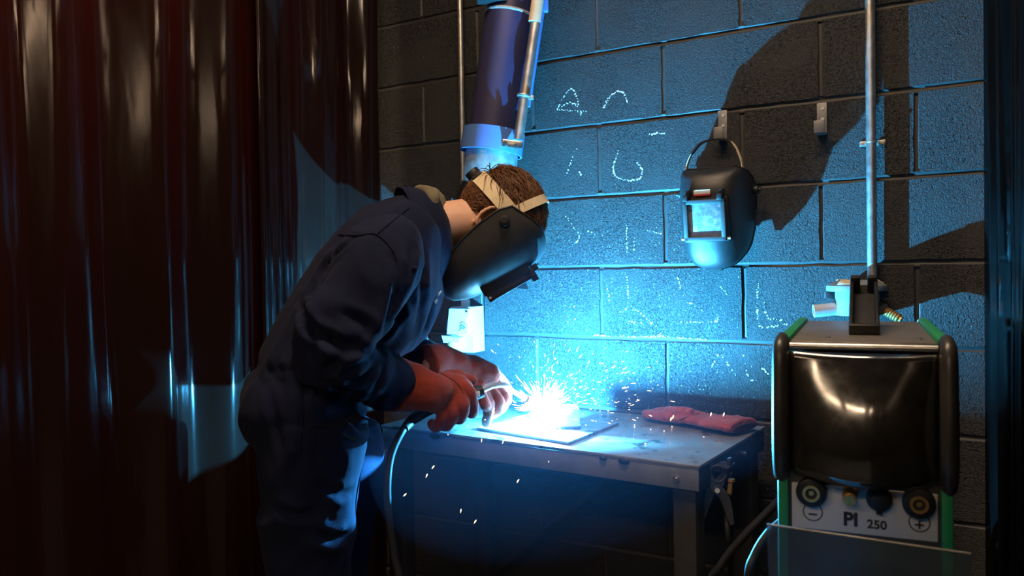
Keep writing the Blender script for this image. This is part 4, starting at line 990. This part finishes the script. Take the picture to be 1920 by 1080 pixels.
# ------------------------------------------------------------------ arc, sparks, fumes
def emit_mat(name, col, st):
    m = bpy.data.materials.new(name); m.use_nodes = True; nt = m.node_tree; nt.nodes.clear()
    e = nt.nodes.new('ShaderNodeEmission'); o = nt.nodes.new('ShaderNodeOutputMaterial')
    t = nt.nodes.new('ShaderNodeTexNoise'); t.inputs['Scale'].default_value = 60
    r = nt.nodes.new('ShaderNodeMapRange'); r.inputs[3].default_value = st*.8; r.inputs[4].default_value = st*1.2; nt.links.new(t.outputs['Fac'], r.inputs[0])
    nt.links.new(r.outputs[0], e.inputs[1]); e.inputs[0].default_value = (*col, 1)
    tr = nt.nodes.new('ShaderNodeBsdfTransparent'); ad = nt.nodes.new('ShaderNodeAddShader')      # glowing, does not stop light
    nt.links.new(e.outputs[0], ad.inputs[0]); nt.links.new(tr.outputs[0], ad.inputs[1]); nt.links.new(ad.outputs[0], o.inputs[0]); return m
M['spark'] = emit_mat('spark_glow', (1.0, .62, .30), 3.2)
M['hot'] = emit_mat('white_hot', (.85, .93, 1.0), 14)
rnd = random.Random(12)
def bead(c, d, ln, r):
    d = V(d).normalized(); _, a, b = frame(d); c = V(c)
    vs = [c-d*ln*.5]+[c+d*ln*.1+(a*math.cos(t)+b*math.sin(t))*r for t in (0, 1.571, 3.142, 4.712)]+[c+d*ln*.5]
    return vs, [(0, 2, 1), (0, 3, 2), (0, 4, 3), (0, 1, 4), (5, 1, 2), (5, 2, 3), (5, 3, 4), (5, 4, 1)]
fl_ = MB()  # arc core plus glowing slivers that fill out its overexposed glow
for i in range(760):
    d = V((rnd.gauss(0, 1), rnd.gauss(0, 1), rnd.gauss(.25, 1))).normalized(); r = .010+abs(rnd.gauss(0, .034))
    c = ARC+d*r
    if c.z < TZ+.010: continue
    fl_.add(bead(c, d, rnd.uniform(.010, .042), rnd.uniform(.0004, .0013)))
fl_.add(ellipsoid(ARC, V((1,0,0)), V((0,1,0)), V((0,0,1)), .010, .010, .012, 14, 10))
arcf = fl_.build('arc_glare_burst', M['hot'], None, smooth=False); setup(arcf, 'white-hot welding arc on the square tube with spikes added for its glare', 'arc', kind='stuff')
sp = MB()
def in_room(c): return c.y < -.012 and c.z > TZ+.006
n = 0
while n < 330:
    d = V((rnd.gauss(.5, .8), rnd.gauss(.15, .7), rnd.gauss(.55, .5))).normalized(); r = .05+abs(rnd.gauss(0, .16))
    c = ARC+d*r+V((0, 0, -.9*r*r*rnd.random()))
    if not in_room(c): continue
    n += 1; g_ = d+V((0, 0, -1.5*r*rnd.random())); k = rnd.random()**2
    sp.add(bead(c, g_, .003+.016*k, .0005+.0009*rnd.random()))
for px, py, z in ((812, 876, 1.7), (800, 892, 1.7), (759, 928, 1.7), (864, 958, 1.7), (891, 978, 1.7), (971, 902, 1.7), (903, 826, 1.9), (943, 829, 1.88)):
    sp.add(bead(at(px, py, z), CU*.8+CR*rnd.uniform(0, .8), .010, .0014))
for px, py in ((1190, 797), (1210, 832), (1220, 805), (1245, 808), (1140, 770), (1125, 770), (1180, 768), (840, 815), (1260, 800)):
    sp.add(bead(on_z(px, py, TZ+.004), V((rnd.gauss(0, 1), rnd.gauss(0, 1), .2)), .006, .0016))
for px, py, z in ((1258, 786, .04), (1262, 782, .05), (1333, 777, .05), (1357, 777, .05)): sp.add(bead(on_z(px, py, TZ+z), V((.3, 0, 1)), .012, .0018))
so_ = sp.build('welding_sparks', M['spark'], None, smooth=False); setup(so_, 'orange-white sparks flying up and right from the arc', 'sparks', kind='stuff')
# fumes round the arc, spread wide and tinted to stand in for lens glare
fm = bpy.data.materials.new('fume_glare_haze'); fm.use_nodes = True; nt = fm.node_tree; nt.nodes.clear()
vo = nt.nodes.new('ShaderNodeVolumeScatter'); vo.inputs['Color'].default_value = (.55, .62, 1, 1); vo.inputs['Density'].default_value = .020; vo.inputs['Anisotropy'].default_value = .1
om = nt.nodes.new('ShaderNodeOutputMaterial'); nt.links.new(vo.outputs[0], om.inputs['Volume'])
fv, ff = ellipsoid(ARC+V((.12, -.10, .0)), V((1,0,0)), V((0,1,0)), V((0,0,1)), .50, .55, .46, 32, 22)
fv = [V((p.x, min(p.y, -.015), p.z)) for p in fv]
fu = part('fumes_and_glare', fm, None, (fv, ff)); setup(fu, 'thin bluish welding fumes spread wide to give the glare around the arc', 'smoke', kind='stuff')
